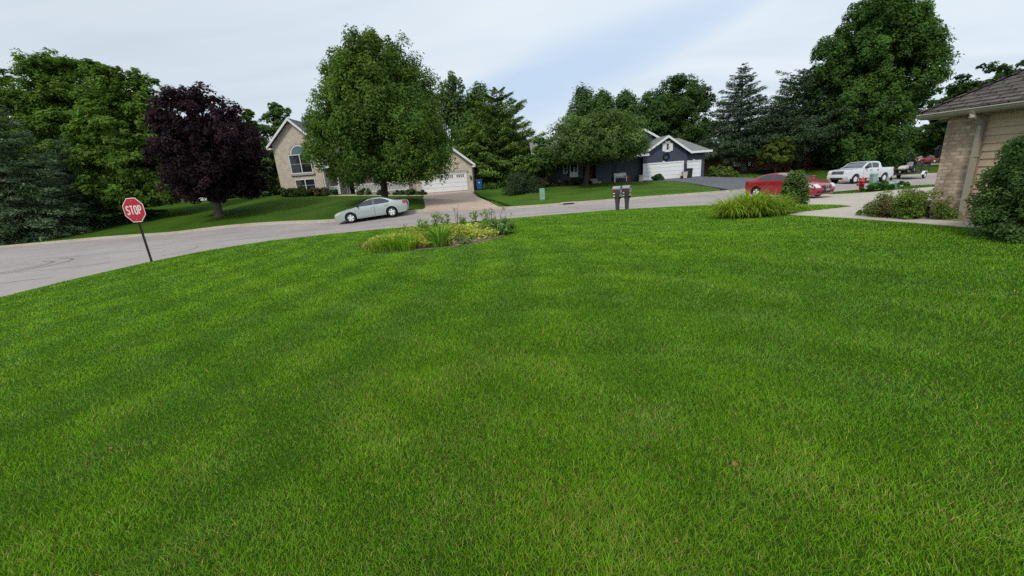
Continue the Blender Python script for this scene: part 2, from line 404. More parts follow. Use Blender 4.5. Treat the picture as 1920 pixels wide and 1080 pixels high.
# lawns beyond the street
l1 = [tuple(q+np.array([0, .1])) for q in far_kerb if q[0] <= -5.2] + [(-5.5,31),(-9.2,46.6),(-10.3,46.9),(-19,46),(-24,60),(-46,60)]
l2 = [tuple(q+np.array([0, .1])) for q in far_kerb if -.2 <= q[0] <= 16.3] + [(17.2,33),(18.2,37.5),(18.4,42),(17.6,44.8),(16,46.4),(3,47.2),(-2,60),(-3.4,47.1),(-2.5,42)]
l3 = [(24.6,37.2)] + [tuple(q+np.array([-.05, .1])) for q in far_kerb if q[0] > 25.2] + [(75,75),(28,75),(27.5,46),(27,42.5),(25.8,39.3)]

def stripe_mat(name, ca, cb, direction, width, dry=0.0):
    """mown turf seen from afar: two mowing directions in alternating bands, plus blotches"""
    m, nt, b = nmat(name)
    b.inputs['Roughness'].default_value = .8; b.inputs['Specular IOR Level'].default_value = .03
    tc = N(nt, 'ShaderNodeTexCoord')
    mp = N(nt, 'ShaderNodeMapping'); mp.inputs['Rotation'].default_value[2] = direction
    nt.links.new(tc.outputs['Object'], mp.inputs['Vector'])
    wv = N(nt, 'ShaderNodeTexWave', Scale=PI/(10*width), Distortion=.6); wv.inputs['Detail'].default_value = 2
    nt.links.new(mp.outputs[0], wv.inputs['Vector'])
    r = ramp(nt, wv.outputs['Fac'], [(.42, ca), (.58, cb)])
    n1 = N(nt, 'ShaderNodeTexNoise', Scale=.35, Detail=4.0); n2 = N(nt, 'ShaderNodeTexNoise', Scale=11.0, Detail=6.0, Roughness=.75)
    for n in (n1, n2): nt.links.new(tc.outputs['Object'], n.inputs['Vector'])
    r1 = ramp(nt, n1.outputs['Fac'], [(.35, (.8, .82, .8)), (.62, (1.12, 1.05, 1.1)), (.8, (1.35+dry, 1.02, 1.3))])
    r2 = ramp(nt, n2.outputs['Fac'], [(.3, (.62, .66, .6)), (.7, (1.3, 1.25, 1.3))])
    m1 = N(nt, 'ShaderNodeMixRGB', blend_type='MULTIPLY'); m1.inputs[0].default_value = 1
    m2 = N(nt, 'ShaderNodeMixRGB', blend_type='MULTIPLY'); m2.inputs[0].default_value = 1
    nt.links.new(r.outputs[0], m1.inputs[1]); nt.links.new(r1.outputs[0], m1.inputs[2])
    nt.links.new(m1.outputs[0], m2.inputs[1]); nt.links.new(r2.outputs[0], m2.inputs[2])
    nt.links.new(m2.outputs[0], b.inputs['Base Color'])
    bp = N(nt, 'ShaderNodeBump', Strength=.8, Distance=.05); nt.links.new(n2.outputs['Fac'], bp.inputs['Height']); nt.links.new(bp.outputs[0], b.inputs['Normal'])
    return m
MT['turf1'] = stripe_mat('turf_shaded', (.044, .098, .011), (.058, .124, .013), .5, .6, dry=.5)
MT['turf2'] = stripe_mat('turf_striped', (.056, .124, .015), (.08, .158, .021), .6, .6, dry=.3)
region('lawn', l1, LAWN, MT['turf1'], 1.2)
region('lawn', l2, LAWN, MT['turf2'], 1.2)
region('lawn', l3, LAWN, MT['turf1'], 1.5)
near_lawn = near_l + [tuple(gz(*q)[:2]) for q in [(1420,383,.1),(1500,385,.16),(1560,385.5,.2),(1590,388,.24),(1598,390.5,.25),(1560,394,.26),(1500,398.5,.28)]] + \
            [(10.0,14.3),(10.1,13.5),(10.25,12.1),(10.2,10.3),(10.1,8.6),(10.2,6),(10.2,-16)]
region('lawn', near_lawn, LAWN-.012, MT['soil'], .7)
strip = [(17.9,22.6),(20,22.4),(24,22.9),(30,24.2),(32,27.6)] + [tuple(q+np.array([.05, -.12])) for q in near_r[::-1] if 18.3 < q[0] < 32]
region('lawn', strip, LAWN-.012, MT['soil'], .7)
# paving
drive1 = [(-9.05,46.95),(-3.95,46.95),(-2.9,42),(-1.6,35.5),(-.55,30.6),(-.3,29.95),(-6.1,29.95),(-6.0,31),(-7.6,38.5)]
region('driveway', drive1, LAWN+.02, MT['pinkcrete'], 1.0)
ribbon('driveway_joint', [(-6.9,36.5),(-1.7,36.2)], .05, LAWN+.0245, MT['crack'])
ribbon('driveway_joint', [(-8.0,41.6),(-2.8,41.4)], .05, LAWN+.0245, MT['crack'])
ribbon('front_path', [(-18.5,44.3),(-15.2,44.5),(-12,44.6),(-8.3,44.7)], 1.1, LAWN+.012, MT['pinkcrete'], h=.12)
drive2 = [(15.9,47.95),(16.1,46.7),(18.2,44.2),(18.8,40),(18.2,35.5),(16.9,30.9),(20.4,33.2),(24.2,36.9),(25.9,39.4),(27.0,42.6),(27.5,46.5),(23.4,47.6),(23.3,48.3)]
region('driveway', drive2, LAWN+.02, MT['newasphalt'], 1.0)
sw_out = [tuple(gz(*q)[:2]) for q in [(1598,390.5,.25),(1640,403,.38),(1575,404.5,.3)]]
drive3 = [(11.6,20.65),(12.4,22.4),(16,23.6),(18.2,24.2),(18,22.6),(20,22.4),(24,22.9),(30,24.2),(34,20),(34,12.6),(12.2,12.6),(11.6,13.2)] + \
         [tuple(gz(*q)[:2]) for q in [(1640,396,.33),(1598,390.5,.25),(1590,388,.24),(1560,385.5,.2),(1500,385,.16)]]
region('driveway', drive3, LAWN-.004, MT['concrete'], .8)
walk = [tuple(gz(*q)[:2]) for q in [(1500,398.5,.28),(1560,394,.26),(1598,390.5,.25),(1640,396,.33)]] + [(11.5,13.3),(11.0,12.6),(10.85,11),(10.72,9.1),(10.8,6),(10.8,-16),(10.2,-16),(10.2,6),(10.1,8.6),(10.2,10.3),(10.25,12.1),(10.1,13.5),(9.9,14.3)]
region('path', walk, LAWN+.004, MT['concrete'], .6)
bed2 = [(11.5,13.28),(11.0,12.58),(10.87,11),(10.74,9.1),(10.82,6),(10.82,-14),(13,-14),(13,12.58),(12,12.9)]
region('planting_bed', bed2, LAWN-.006, MT['mulch'], .6)

# ================================================================== VEGETATION
LC, LN, LS = 1.25, 2.1, .74      # crown density: clumps, leaves, leaf size
def unit(v): return v/(np.linalg.norm(v, axis=-1, keepdims=True)+1e-9)
def leafquads(P, Nn, size, aspect, tint, along=None):
    n = len(P); size = np.broadcast_to(np.asarray(size, float), (n,))[:, None]
    if along is None:
        a = rng.normal(size=(n, 3))
    else: a = along
    u = a - (a*Nn).sum(1, keepdims=True)*Nn; u = unit(u); v = np.cross(Nn, u)
    V = np.stack([P-u*size, P+v*size*aspect-u*size*.15, P+u*size, P-v*size*aspect-u*size*.15], 1).reshape(-1, 3)
    F = np.arange(4*n).reshape(n, 4)
    return V, F, np.repeat(tint, 4, 0)
def tints(n, base, var=.18, alt=None, altp=.3, k=None):
    c = np.tile(np.array(base, float), (n, 1))
    if alt is not None:
        w = np.clip(rng.beta(.8, .8, n) if k is None else k, 0, 1)[:, None]*altp*2; w = np.clip(w, 0, 1)
        c = c*(1-w)+np.array(alt)*w
    return np.clip(c*np.exp(rng.normal(0, var, (n, 1))), 0.002, .9)
def interp(prof, t):
    p = np.array(prof); return np.interp(t, p[:, 0], p[:, 1])
def limbs(m, base, top, r0, targets, lean=0):
    """tapered trunk with limbs reaching towards clump centres"""
    base = np.array(base, float); top = np.array(top, float)
    mid = base*.5+top*.5+np.array([rng.normal(0, .1), rng.normal(0, .1), 0])
    m.tube([base-[0, 0, .25], base+[0, 0, .12], base+(mid-base)*.3, mid, top], [r0*1.55, r0*1.12, r0*.92, r0*.6, r0*.16], n=9)
    for q in targets:
        q = np.array(q, float); t = np.clip((q[2]-base[2])/(top[2]-base[2])*.62, .12, .9)
        a = base+(top-base)*t
        b = a*.45+q*.55+np.array([0, 0, -.06*np.linalg.norm(q-a)])
        rr = r0*.45*(1-t*.7)
        m.tube([a, b, q], [rr, rr*.6, rr*.15], n=5, cap=False)
def broadleaf(name, label, cat, base, ztop, zbot, R, prof, nclump, nleaf, size, col, alt=None, var=.16, cl=(.16, .27), flat=.8, r0=.25, bark='bark',
              group=None, lump=.12, cx=0, cy=0, squash=1.0, inner=.65, up=.5, trunk_top=.8, aspect=.55, altp=.35, tall=1.0):
    t0 = thing(name, base, label, cat, group)
    b = np.array([cx, cy, 0.0]); hz = ztop-base[2]; lo = zbot-base[2]
    nclump = int(nclump*LC); nleaf = int(nleaf*LN); size = size*LS
    tt = rng.random(nclump*4); pr = interp(prof, tt); keep = rng.random(len(tt)) < (pr/pr.max())**1.2
    tt = tt[keep][:nclump]; n = len(tt); pr = interp(prof, tt)
    th = rng.random(n)*2*PI; rho = 1-inner*rng.random(n)**1.7
    a1, a2, a3 = rng.random(3)*6
    ml = 1+lump*np.sin(2*th+a1)+lump*.8*np.sin(3*th+5*tt+a2)+lump*.6*np.sin(5*th+9*tt+a3)
    rr = R*pr*rho*ml; rc = R*rng.uniform(cl[0], cl[1], n)*np.clip(.55+.45*pr, .5, 1)
    rr = np.maximum(rr-rc*.95, 0)
    C = np.column_stack([rr*np.cos(th), rr*np.sin(th)*squash, lo+(hz-lo)*tt])+b
    C[:, 2] = np.minimum(C[:, 2], hz-rc*flat*.9); C[:, 2] = np.maximum(C[:, 2], lo+rc*flat*.75)
    cnt = rng.multinomial(nleaf, rc**2/(rc**2).sum())
    ci = np.repeat(np.arange(n), cnt); n2 = len(ci)
    # every clump is a handful of leafy tufts
    nt_ = 9; d0 = unit(rng.normal(size=(n, nt_, 3))*[1, 1, .9]+[0, 0, .28]); j = rng.integers(0, nt_, n2)
    TC = d0[ci, j]; tr = rng.uniform(.3, .48, (n, nt_))[ci, j]
    d = unit(rng.normal(size=(n2, 3))+[0, 0, .25]); k = (.35+.65*rng.random(n2)**.6)*np.where(rng.random(n2) < .08, 1.35, 1.0)
    P = C[ci]+(TC*.72+d*(tr*k)[:, None]*[1, 1, tall])*rc[ci][:, None]*[1, 1, flat]
    out = unit(C-b-[0, 0, (lo+hz)*.45])
    Nn = unit(d*.5+TC*.3+np.array([0, 0, up])+out[ci]*.3+rng.normal(0, .4, (n2, 3)))
    ck = np.clip(rng.random(n)[ci]*.75+rng.random((n, nt_))[ci, j]*.35, 0, 1)
    T = 1.7*tints(n2, col, var, alt, altp, k=np.clip(ck*.9+rng.normal(0, .12, n2), 0, 1))
    T *= np.exp(rng.normal(0, .16, n))[ci][:, None]
    V, F, T4 = leafquads(P, Nn, size*rng.uniform(.7, 1.3, n2), aspect, T)
    npmesh('crown', V, F, MT['leaf'], t0, T4)
    m = MB(); sel = rng.permutation(n)[:min(n, 16)]
    limbs(m, (0, 0, 0), (cx*.8, cy*.8, lo+(hz-lo)*trunk_top), r0, C[sel])
    m.build('trunk', MT[bark], t0, smooth=True)
    return t0
def conifer(name, label, cat, base, ztop, zbot, R, nlev, nbr, nspray, size, col, alt=None, droop=.25, upturn=0.0, power=.85, irr=.2, r0=.2, asp=.22, group=None, altp=.3, var=.16, tuft=0, topw=.03):
    t0 = thing(name, base, label, cat, group); nspray = int(nspray*1.7); size = size*.8
    hz = ztop-base[2]; lo = zbot-base[2]; Ps = []; As = []; Ns = []; Ts = []; m = MB()
    m.tube([(0, 0, -.3), (0, 0, hz*.5), (0, 0, hz*.97)], [r0*1.3, r0*.7, .02], n=8)
    for li in range(nlev):
        t = (li+rng.uniform(-.35, .35))/nlev; t = min(max(t, 0), .985)
        L0 = R*((1-t)**power)+R*topw; z0 = lo+(hz-lo)*t
        k = max(4, int(nbr*(.5+.5*(1-t)))); a0 = rng.random()*6
        for bi in range(k):
            th = a0+2*PI*bi/k+rng.normal(0, .15); L = L0*(1+rng.normal(0, irr)); L = max(L, .15)
            dr = np.array([math.cos(th), math.sin(th), 0.0])
            dz = -droop*(1-t)+.35*t+rng.normal(0, .06)
            tip = dr*L+np.array([0, 0, dz*L+upturn*L])
            mid = dr*L*.55+np.array([0, 0, dz*L*.6])
            c = np.array([0, 0, z0])
            if L > R*.25 and rng.random() < .6: m.tube([c, c+mid, c+tip], [.03+.02*L*.3, .02, .008], n=4, cap=False)
            ns = max(6, int(nspray*(L/R)**1.25)); s = rng.random(ns)**.7*.95+.08
            side = np.cross(dr, [0, 0, 1]); w = (.34*L*(1-s*.75)+.06)
            o = rng.uniform(-1, 1, ns)*w
            s2 = s[:, None]
            P = c+mid*2*s2*(1-s2)*1.0/1.0+tip*s2*s2+mid*0
            P = P+side*o[:, None]+np.array([0, 0, -1])*np.abs(o)[:, None]*.25+rng.normal(0, .05, (ns, 3))*L*.5
            al = dr*1.0+side*(np.sign(o)*.8)[:, None]+np.array([0, 0, -.15])+rng.normal(0, .3, (ns, 3))
            if tuft: al = al+np.array([0, 0, tuft])*rng.random((ns, 1))
            nn = unit(np.array([0, 0, 1.0])+rng.normal(0, .5, (ns, 3)))
            Ps.append(P); As.append(al); Ns.append(nn)
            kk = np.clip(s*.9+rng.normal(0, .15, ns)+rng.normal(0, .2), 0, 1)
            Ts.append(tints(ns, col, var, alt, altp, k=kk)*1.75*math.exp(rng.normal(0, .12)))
    P = np.vstack(Ps); A = np.vstack(As); Nn = np.vstack(Ns); T = np.vstack(Ts)
    V, F, T4 = leafquads(P, Nn, size*rng.uniform(.7, 1.4, len(P)), asp, T, along=A)
    npmesh('crown', V, F, MT['needle'], t0, T4)
    m.build('trunk', MT['bark'], t0, smooth=True)
    return t0
def shrub(name, label, base, R, hgt, nclump, nleaf, size, col, alt=None, group=None, cat='shrub', ry=None, lump=.12, aspect=.5, altp=.35, var=.2, spiky=0, twigs=8, twigcol='bark', cl=(.2, .36), flat=.9, dome=.6):
    t0 = thing(name, base, label, cat, group); ry = ry or R
    n = nclump; th = rng.random(n)*2*PI; el = np.arcsin(rng.random(n)**.8); rho = 1-.5*rng.random(n)**2
    rc = min(R, hgt)*rng.uniform(cl[0], cl[1], n)
    ml = 1+lump*np.sin(2*th+rng.random()*6)+lump*np.sin(3*th+4*el)
    C = np.column_stack([np.cos(th)*np.cos(el)**dome*(R-rc*.7)*rho*ml, np.sin(th)*np.cos(el)**dome*(ry-rc*.7)*rho*ml, np.sin(el)*(hgt-rc*.8)*rho])
    C[:, 2] = np.maximum(C[:, 2], rc*.5)
    cnt = rng.multinomial(nleaf, rc**2/(rc**2).sum()); ci = np.repeat(np.arange(n), cnt); n2 = len(ci)
    d = unit(rng.normal(size=(n2, 3))+[0, 0, .3]); k = (.45+.55*rng.random(n2)**.6)*np.where(rng.random(n2) < .08, 1.35, 1)
    P = C[ci]+d*(rc[ci]*k)[:, None]*[1, 1, flat]; P[:, 2] = np.maximum(P[:, 2], .03)
    Nn = unit(d*.5+np.array([0, 0, .45])+unit(C+[0, 0, .1])[ci]*.35+rng.normal(0, .45, (n2, 3)))
    T = tints(n2, col, var, alt, altp, k=np.clip(rng.random(n)[ci]*.7+.35*rng.random(n2), 0, 1))*1.4*np.exp(rng.normal(0, .14, n))[ci][:, None]
    al = None
    if spiky: al = d+rng.normal(0, .4, (n2, 3)); Nn = unit(np.cross(al, rng.normal(size=(n2, 3))))
    V, F, T4 = leafquads(P, Nn, size*rng.uniform(.65, 1.35, n2), aspect, T, along=al)
    npmesh('foliage', V, F, MT['leaf'], t0, T4)
    if twigs:
        m = MB()
        for q in C[rng.permutation(n)[:twigs]]:
            a = np.array([q[0]*.12, q[1]*.12, -.05]); m.tube([a, a*.3+q*.7*np.array([.8, .8, .7]), q], [.022*max(.6, hgt/2), .012*max(.6, hgt/2), .004], n=5, cap=False)
        m.build('stems', MT[twigcol], t0)
    return t0
def bladeplant(name, label, base, nb, length, width, col, alt=None, spread=.35, arch=1.0, cat='plant', group=None, seg=5, upr=.5, altp=.35, rbase=.15, var=.2, elong=1.0):
    """clump of arching strap leaves"""
    t0 = thing(name, base, label, cat, group)
    th = rng.random(nb)*2*PI; L = length*rng.uniform(.6, 1.15, nb); w = width*rng.uniform(.7, 1.2, nb)
    b0 = np.column_stack([np.cos(th)*rbase*elong, np.sin(th)*rbase, 0*th])*np.sqrt(rng.random(nb))[:, None]
    e0 = rad(88)-upr*rng.random(nb)*1.1
    curv = arch*rng.uniform(.5, 1.5, nb)
    P = b0.copy(); pts = [P.copy()]; el = e0.copy()
    dh = np.column_stack([np.cos(th), np.sin(th)])
    for i in range(seg):
        st = L/seg
        P = P+np.column_stack([dh*(np.cos(el)*st)[:, None], (np.sin(el)*st)[:, None]]); el = el-curv*(i+1)/seg*.62
        pts.append(P.copy())
    side = np.column_stack([-dh[:, 1], dh[:, 0], 0*th])+rng.normal(0, .25, (nb, 3))
    pf = np.array([.8, 1, 1, .85, .6, .06])[:seg+1] if seg == 5 else np.linspace(1, .05, seg+1)
    V = []
    for i in range(seg+1):
        q = pts[i].copy(); q[:, 2] = np.maximum(q[:, 2], .02)
        V += [q-side*(w*pf[i]/2)[:, None], q+side*(w*pf[i]/2)[:, None]]
    V = np.stack(V, 1); k = 2*(seg+1); V = V.reshape(-1, 3)
    idx = np.arange(nb)[:, None]*k
    F = np.concatenate([idx+np.array([[2*i, 2*i+1, 2*i+3, 2*i+2]]) for i in range(seg)])
    T = np.repeat(np.clip(1.3*tints(nb, col, var, alt, altp), 0, .85), k, 0)
    npmesh('blades', V, F, MT['leaf'], t0, T)
    return t0
def on(x, y, off=LAWN): return (x, y, H(x, y)+off)
def px_tree(bx, by, Y, tx, ty, zb_px, hw):
    """trunk foot, height and crown size of a tree from where it stands, Y metres out"""
    b = at(bx, by, Y); t = at(tx, ty, Y); zb = at(tx, zb_px, Y)[2]
    return (b[0], Y, H(b[0], Y)+LAWN), t[2], zb, hw/FPX*Y*.97*math.cos(math.atan(abs(tx-960)/FPX))**.85, t[0]-b[0]

PROF_OVAL = [(0, .5), (.12, .86), (.3, 1), (.5, .95), (.7, .78), (.86, .52), (1, .14)]
PROF_ROUND = [(0, .55), (.2, .92), (.42, 1), (.62, .93), (.82, .68), (1, .25)]
# --- big maple in the middle
b, zt, zb, R, dx = px_tree(722,375,34, 713,64,342,139)
broadleaf('maple_tree', 'tall green maple behind the parked silver sedan, hiding the tan brick house', 'tree', b, zt, zb-.1, R, [(0,.85),(.1,1.0),(.25,1.04),(.42,.98),(.6,.86),(.76,.7),(.9,.5),(1,.2)],
          240, 90000, .135, (.033, .073, .015), alt=(.1, .15, .02), r0=.26, cl=(.15, .25), flat=1.2, lump=.085, up=.3, inner=.64, altp=.36, cx=dx*.5, aspect=.5, tall=1.15, var=.2)
# --- purple maple
b, zt, zb, R, dx = px_tree(411,405,33.5, 360,164,374,126)
broadleaf('purple_maple_tree', 'dark purple leaved maple with a thick trunk in the left lawn', 'tree', b, zt, zb-.2, R, [(0,.55),(.14,.88),(.3,1),(.5,1),(.7,.9),(.86,.7),(1,.35)],
          150, 34000, .15, (.011, .0068, .0098), alt=(.034, .016, .02), var=.25, r0=.3, cl=(.17, .27), flat=.95, bark='greybark', cx=dx, altp=.45, lump=.08)
# --- left spruces
b = at(52,452,32.5); bz = H(b[0], 32.5)+.05
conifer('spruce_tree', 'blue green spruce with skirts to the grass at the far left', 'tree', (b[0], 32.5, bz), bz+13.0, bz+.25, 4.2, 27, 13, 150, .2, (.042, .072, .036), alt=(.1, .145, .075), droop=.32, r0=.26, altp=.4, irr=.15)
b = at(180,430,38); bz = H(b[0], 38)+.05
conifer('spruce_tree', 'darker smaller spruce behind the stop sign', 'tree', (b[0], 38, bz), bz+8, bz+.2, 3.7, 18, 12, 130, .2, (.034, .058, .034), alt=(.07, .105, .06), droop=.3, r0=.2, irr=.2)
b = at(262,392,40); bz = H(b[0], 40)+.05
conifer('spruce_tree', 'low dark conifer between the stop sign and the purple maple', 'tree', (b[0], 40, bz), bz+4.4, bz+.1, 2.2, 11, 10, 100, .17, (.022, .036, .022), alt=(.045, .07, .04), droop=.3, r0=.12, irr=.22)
# --- left deciduous
b, zt, zb, R, dx = px_tree(120,410,47, 78,100,400,150)
broadleaf('ash_tree', 'large leafy green tree rising behind the blue green spruce', 'tree', b, zt, zb, R, [(0,.95),(.3,1),(.6,.95),(.82,.75),(1,.4)], 170, 40000, .21, (.05, .098, .016), alt=(.095, .15, .022), r0=.3, cx=dx, lump=.14, cl=(.18, .3))
b, zt, zb, R, dx = px_tree(252,396,38.5, 212,126,388,122)
broadleaf('ash_tree', 'bright green tree with low boughs behind the stop sign', 'tree', b, zt, zb, R, [(0,.8),(.2,1),(.45,.95),(.7,.8),(.88,.6),(1,.25)], 170, 40000, .19, (.05, .1, .015), alt=(.11, .17, .025), r0=.28, cx=dx, lump=.12, cl=(.17, .28))
b, zt, zb, R, dx = px_tree(30,400,56, -10,130,395,130)
broadleaf('ash_tree', 'shadowy tree at the left picture edge behind the spruces', 'tree', b, zt, zb, R, PROF_ROUND, 60, 10000, .26, (.035, .07, .018), r0=.3, cx=dx)
b, zt, zb, R, dx = px_tree(165,405,50, 150,112,400,120)
broadleaf('ash_tree', 'full green tree between the two tallest crowns above the stop sign', 'tree', b, zt, zb, R, [(0,.95),(.3,1),(.6,.95),(.82,.75),(1,.4)], 120, 26000, .23, (.042, .088, .016), alt=(.085, .14, .022), r0=.3, cx=dx)
b, zt, zb, R, dx = px_tree(70,425,43, 58,290,420,110)
broadleaf('yew_tree', 'dark evergreen thicket filling the ground behind the blue green spruce', 'tree', b, zt, zb, R, [(0,.95),(.4,1),(.75,.85),(1,.5)], 90, 16000, .17, (.03, .055, .02), r0=.12, cx=dx, alt=(.05, .09, .026))
# --- between purple maple and house
b, zt, zb, R, dx = px_tree(470,372,60, 447,190,365,60)
broadleaf('ash_tree', 'slim light green tree showing right of the purple maple', 'tree', b, zt, zb, R, PROF_OVAL, 60, 11000, .24, (.05, .095, .02), alt=(.09, .14, .03), r0=.2, cx=dx)
b, zt, zb, R, dx = px_tree(540,366,62, 512,190,365,78)
broadleaf('ash_tree', 'dense green tree behind the gable of the tan brick house', 'tree', b, zt, zb, R, PROF_OVAL, 80, 15000, .25, (.042, .085, .018), alt=(.08, .13, .025), r0=.25, cx=dx)
b, zt, zb, R, dx = px_tree(522,374,48.5, 502,262,372,32)
broadleaf('yew_tree', 'dark columnar evergreen against the left wall of the brick house', 'tree', b, zt, zb, R, [(0,.9),(.4,1),(.7,.8),(1,.2)], 50, 10000, .17, (.03, .055, .016), r0=.12, cx=dx, alt=(.05, .09, .02))
b, zt, zb, R, dx = px_tree(440,380,52, 436,300,378,60)
broadleaf('yew_tree', 'dark thicket of evergreen growth under the purple maple', 'tree', b, zt, zb, R, [(0,.95),(.4,1),(.75,.8),(1,.3)], 60, 10000, .18, (.026, .05, .014), r0=.12, cx=dx, alt=(.05, .1, .02))
# --- right of the maple
b, zt, zb, R, dx = px_tree(845,352,66, 848,134,330,48)
broadleaf('ash_tree', 'tall slim grey green tree peeping out right of the central maple', 'tree', b, zt, zb, R, [(0,.9),(.3,1),(.6,.9),(.85,.65),(1,.25)], 60, 12000, .27, (.045, .078, .024), alt=(.075, .115, .035), r0=.3, cx=dx, lump=.12, cl=(.28, .44), flat=1.15, tall=1.3)
b, zt, zb, R, dx = px_tree(900,352,64, 898,156,330,64)
broadleaf('ash_tree', 'feathery green tree left of the white pine, above the garage roof', 'tree', b, zt, zb, R, [(0,.95),(.3,1),(.6,.85),(.8,.55),(1,.15)], 75, 14000, .26, (.045, .085, .022), alt=(.08, .13, .03), r0=.3, cx=dx, lump=.12, cl=(.28, .44), flat=1.15, tall=1.3)
b, zt, zb, R, dx = px_tree(885,357,52, 884,232,345,44)
broadleaf('sumac_tree', 'low bright green tree behind the blue bin', 'tree', b, zt, zb, R, PROF_ROUND, 46, 9000, .2, (.06, .12, .02), alt=(.11, .18, .03), r0=.12, cx=dx, flat=.55)
b = at(945,360,54); bz = H(b[0], 54)+LAWN
conifer('white_pine_tree', 'broad soft white pine in layers right of the brick garage', 'tree', (b[0], 54, bz), at(938,166,54)[2], bz+.5, 6.2, 19, 11, 330, .26, (.042, .078, .02), alt=(.095, .15, .028), droop=.1, upturn=.1, power=.68, irr=.13, r0=.3, asp=.22, altp=.42, tuft=.7, topw=.05)
# --- apple tree in front of the navy house
b, zt, zb, R, dx = px_tree(1098,348,42, 1114,212,303,118)
broadleaf('apple_tree', 'spreading apple tree with a forked trunk before the navy house', 'tree', b, zt, zb, R, [(0,.95),(.2,1),(.45,.97),(.7,.78),(.9,.5),(1,.25)], 125, 27000, .15, (.046, .082, .02), alt=(.095, .138, .038), r0=.27, cx=dx, flat=.8, cl=(.17, .26), lump=.1, var=.22, squash=.8, trunk_top=.6)
b, zt, zb, R, dx = px_tree(1012,345,45.3, 1012,258,332,36)
broadleaf('ash_tree', 'small light green tree at the low end of the navy house, beside the apple tree', 'tree', b, zt, zb, R, PROF_ROUND, 50, 9000, .15, (.05, .1, .018), alt=(.09, .15, .03), r0=.1, cx=dx)
# --- behind the navy house
b, zt, zb, R, dx = px_tree(1092,335,78, 1092,166,300,46)
broadleaf('cottonwood_tree', 'airy pale green treetop left behind the apple tree', 'tree', b, zt, zb, R, [(0,.9),(.35,1),(.65,.85),(.85,.6),(1,.3)], 90, 14000, .28, (.055, .098, .034), alt=(.09, .145, .05), r0=.3, cx=dx, lump=.12, cl=(.3, .48), flat=1.3, tall=1.5)
b, zt, zb, R, dx = px_tree(1125,335,74, 1130,174,300,46)
broadleaf('cottonwood_tree', 'pale green tree in the middle of the row behind the apple tree', 'tree', b, zt, zb, R, PROF_OVAL, 90, 14000, .27, (.05, .098, .026), alt=(.085, .15, .04), r0=.3, cx=dx, lump=.12, cl=(.3, .48), flat=1.3, tall=1.5)
b, zt, zb, R, dx = px_tree(1172,335,72, 1172,170,300,48)
broadleaf('cottonwood_tree', 'darker pale green tree just left of the dense maple behind the navy roof', 'tree', b, zt, zb, R, PROF_OVAL, 90, 14000, .27, (.045, .088, .026), alt=(.075, .13, .035), r0=.3, cx=dx, lump=.12, cl=(.28, .44), flat=1.15, tall=1.3)
b, zt, zb, R, dx = px_tree(1272,330,66, 1264,142,306,92)
broadleaf('maple_tree', 'dense dark round maple behind the navy garage', 'tree', b, zt, zb, R, PROF_ROUND, 140, 26000, .24, (.026, .056, .013), alt=(.05, .092, .018), r0=.35, cx=dx, lump=.08, cl=(.17, .28))
# --- conifers at the right
b = at(1380,322,58); bz = H(b[0], 58)+LAWN
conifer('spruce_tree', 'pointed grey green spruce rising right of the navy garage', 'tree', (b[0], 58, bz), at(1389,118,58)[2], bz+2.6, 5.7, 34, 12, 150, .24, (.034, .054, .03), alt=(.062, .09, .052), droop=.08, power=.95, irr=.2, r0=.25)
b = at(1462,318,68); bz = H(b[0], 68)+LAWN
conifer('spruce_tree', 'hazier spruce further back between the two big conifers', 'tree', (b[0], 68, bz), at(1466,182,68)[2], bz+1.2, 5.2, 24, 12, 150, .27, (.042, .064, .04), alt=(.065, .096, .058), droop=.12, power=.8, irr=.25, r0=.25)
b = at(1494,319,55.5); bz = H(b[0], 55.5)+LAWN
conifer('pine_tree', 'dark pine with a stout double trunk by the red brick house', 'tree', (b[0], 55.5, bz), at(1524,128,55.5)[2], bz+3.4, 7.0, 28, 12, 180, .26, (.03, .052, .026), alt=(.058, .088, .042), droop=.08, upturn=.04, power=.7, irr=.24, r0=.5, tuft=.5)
b, zt, zb, R, dx = px_tree(1628,309,52, 1654,-14,298,134)
broadleaf('silver_maple_tree', 'towering wide green tree behind the white pickup', 'tree', b, zt, zb-.6, R, [(0,.72),(.14,.85),(.3,.92),(.5,1),(.68,.98),(.84,.8),(.94,.55),(1,.3)], 330, 105000, .19, (.03, .068, .015), alt=(.07, .122, .022), r0=.5, cx=dx, lump=.03, cl=(.14, .23), flat=.95, altp=.34, inner=.82, tall=1.2)
b, zt, zb, R, dx = px_tree(1452,328,51, 1460,258,306,45)
broadleaf('plum_tree', 'small yellow green tree before the red brick house', 'tree', b, zt, zb, R, [(0,.75),(.3,1),(.6,.85),(1,.35)], 50, 10000, .15, (.045, .075, .014), alt=(.11, .13, .022), r0=.12, cx=dx, altp=.4)
for bx, by, Y, tx, ty, zbp, hw, lab, dk in [(1772,300,72,1772,200,290,60,'leafy tree low behind the tall silver maple, beside the eave',1.0),
        (1815,285,64,1812,138,270,76,'dark treetop rising just left of the near roof slope',.8),(1868,285,62,1868,116,260,90,'dark wooded treetop standing over the near brown roof',.75),
        (1950,280,64,1945,98,260,100,'dark tree at the right picture edge above the roof',.75)]:
    b, zt, zb, R, dx = px_tree(bx, by, Y, tx, ty, zbp, hw)
    broadleaf('oak_tree', lab, 'tree', b, zt, zb, R, PROF_ROUND, 70, 12000, .26, (.034*dk, .07*dk, .02*dk), alt=(.06*dk, .105*dk, .03*dk), r0=.3, cx=dx, lump=.18, group='trees beyond the near roof')
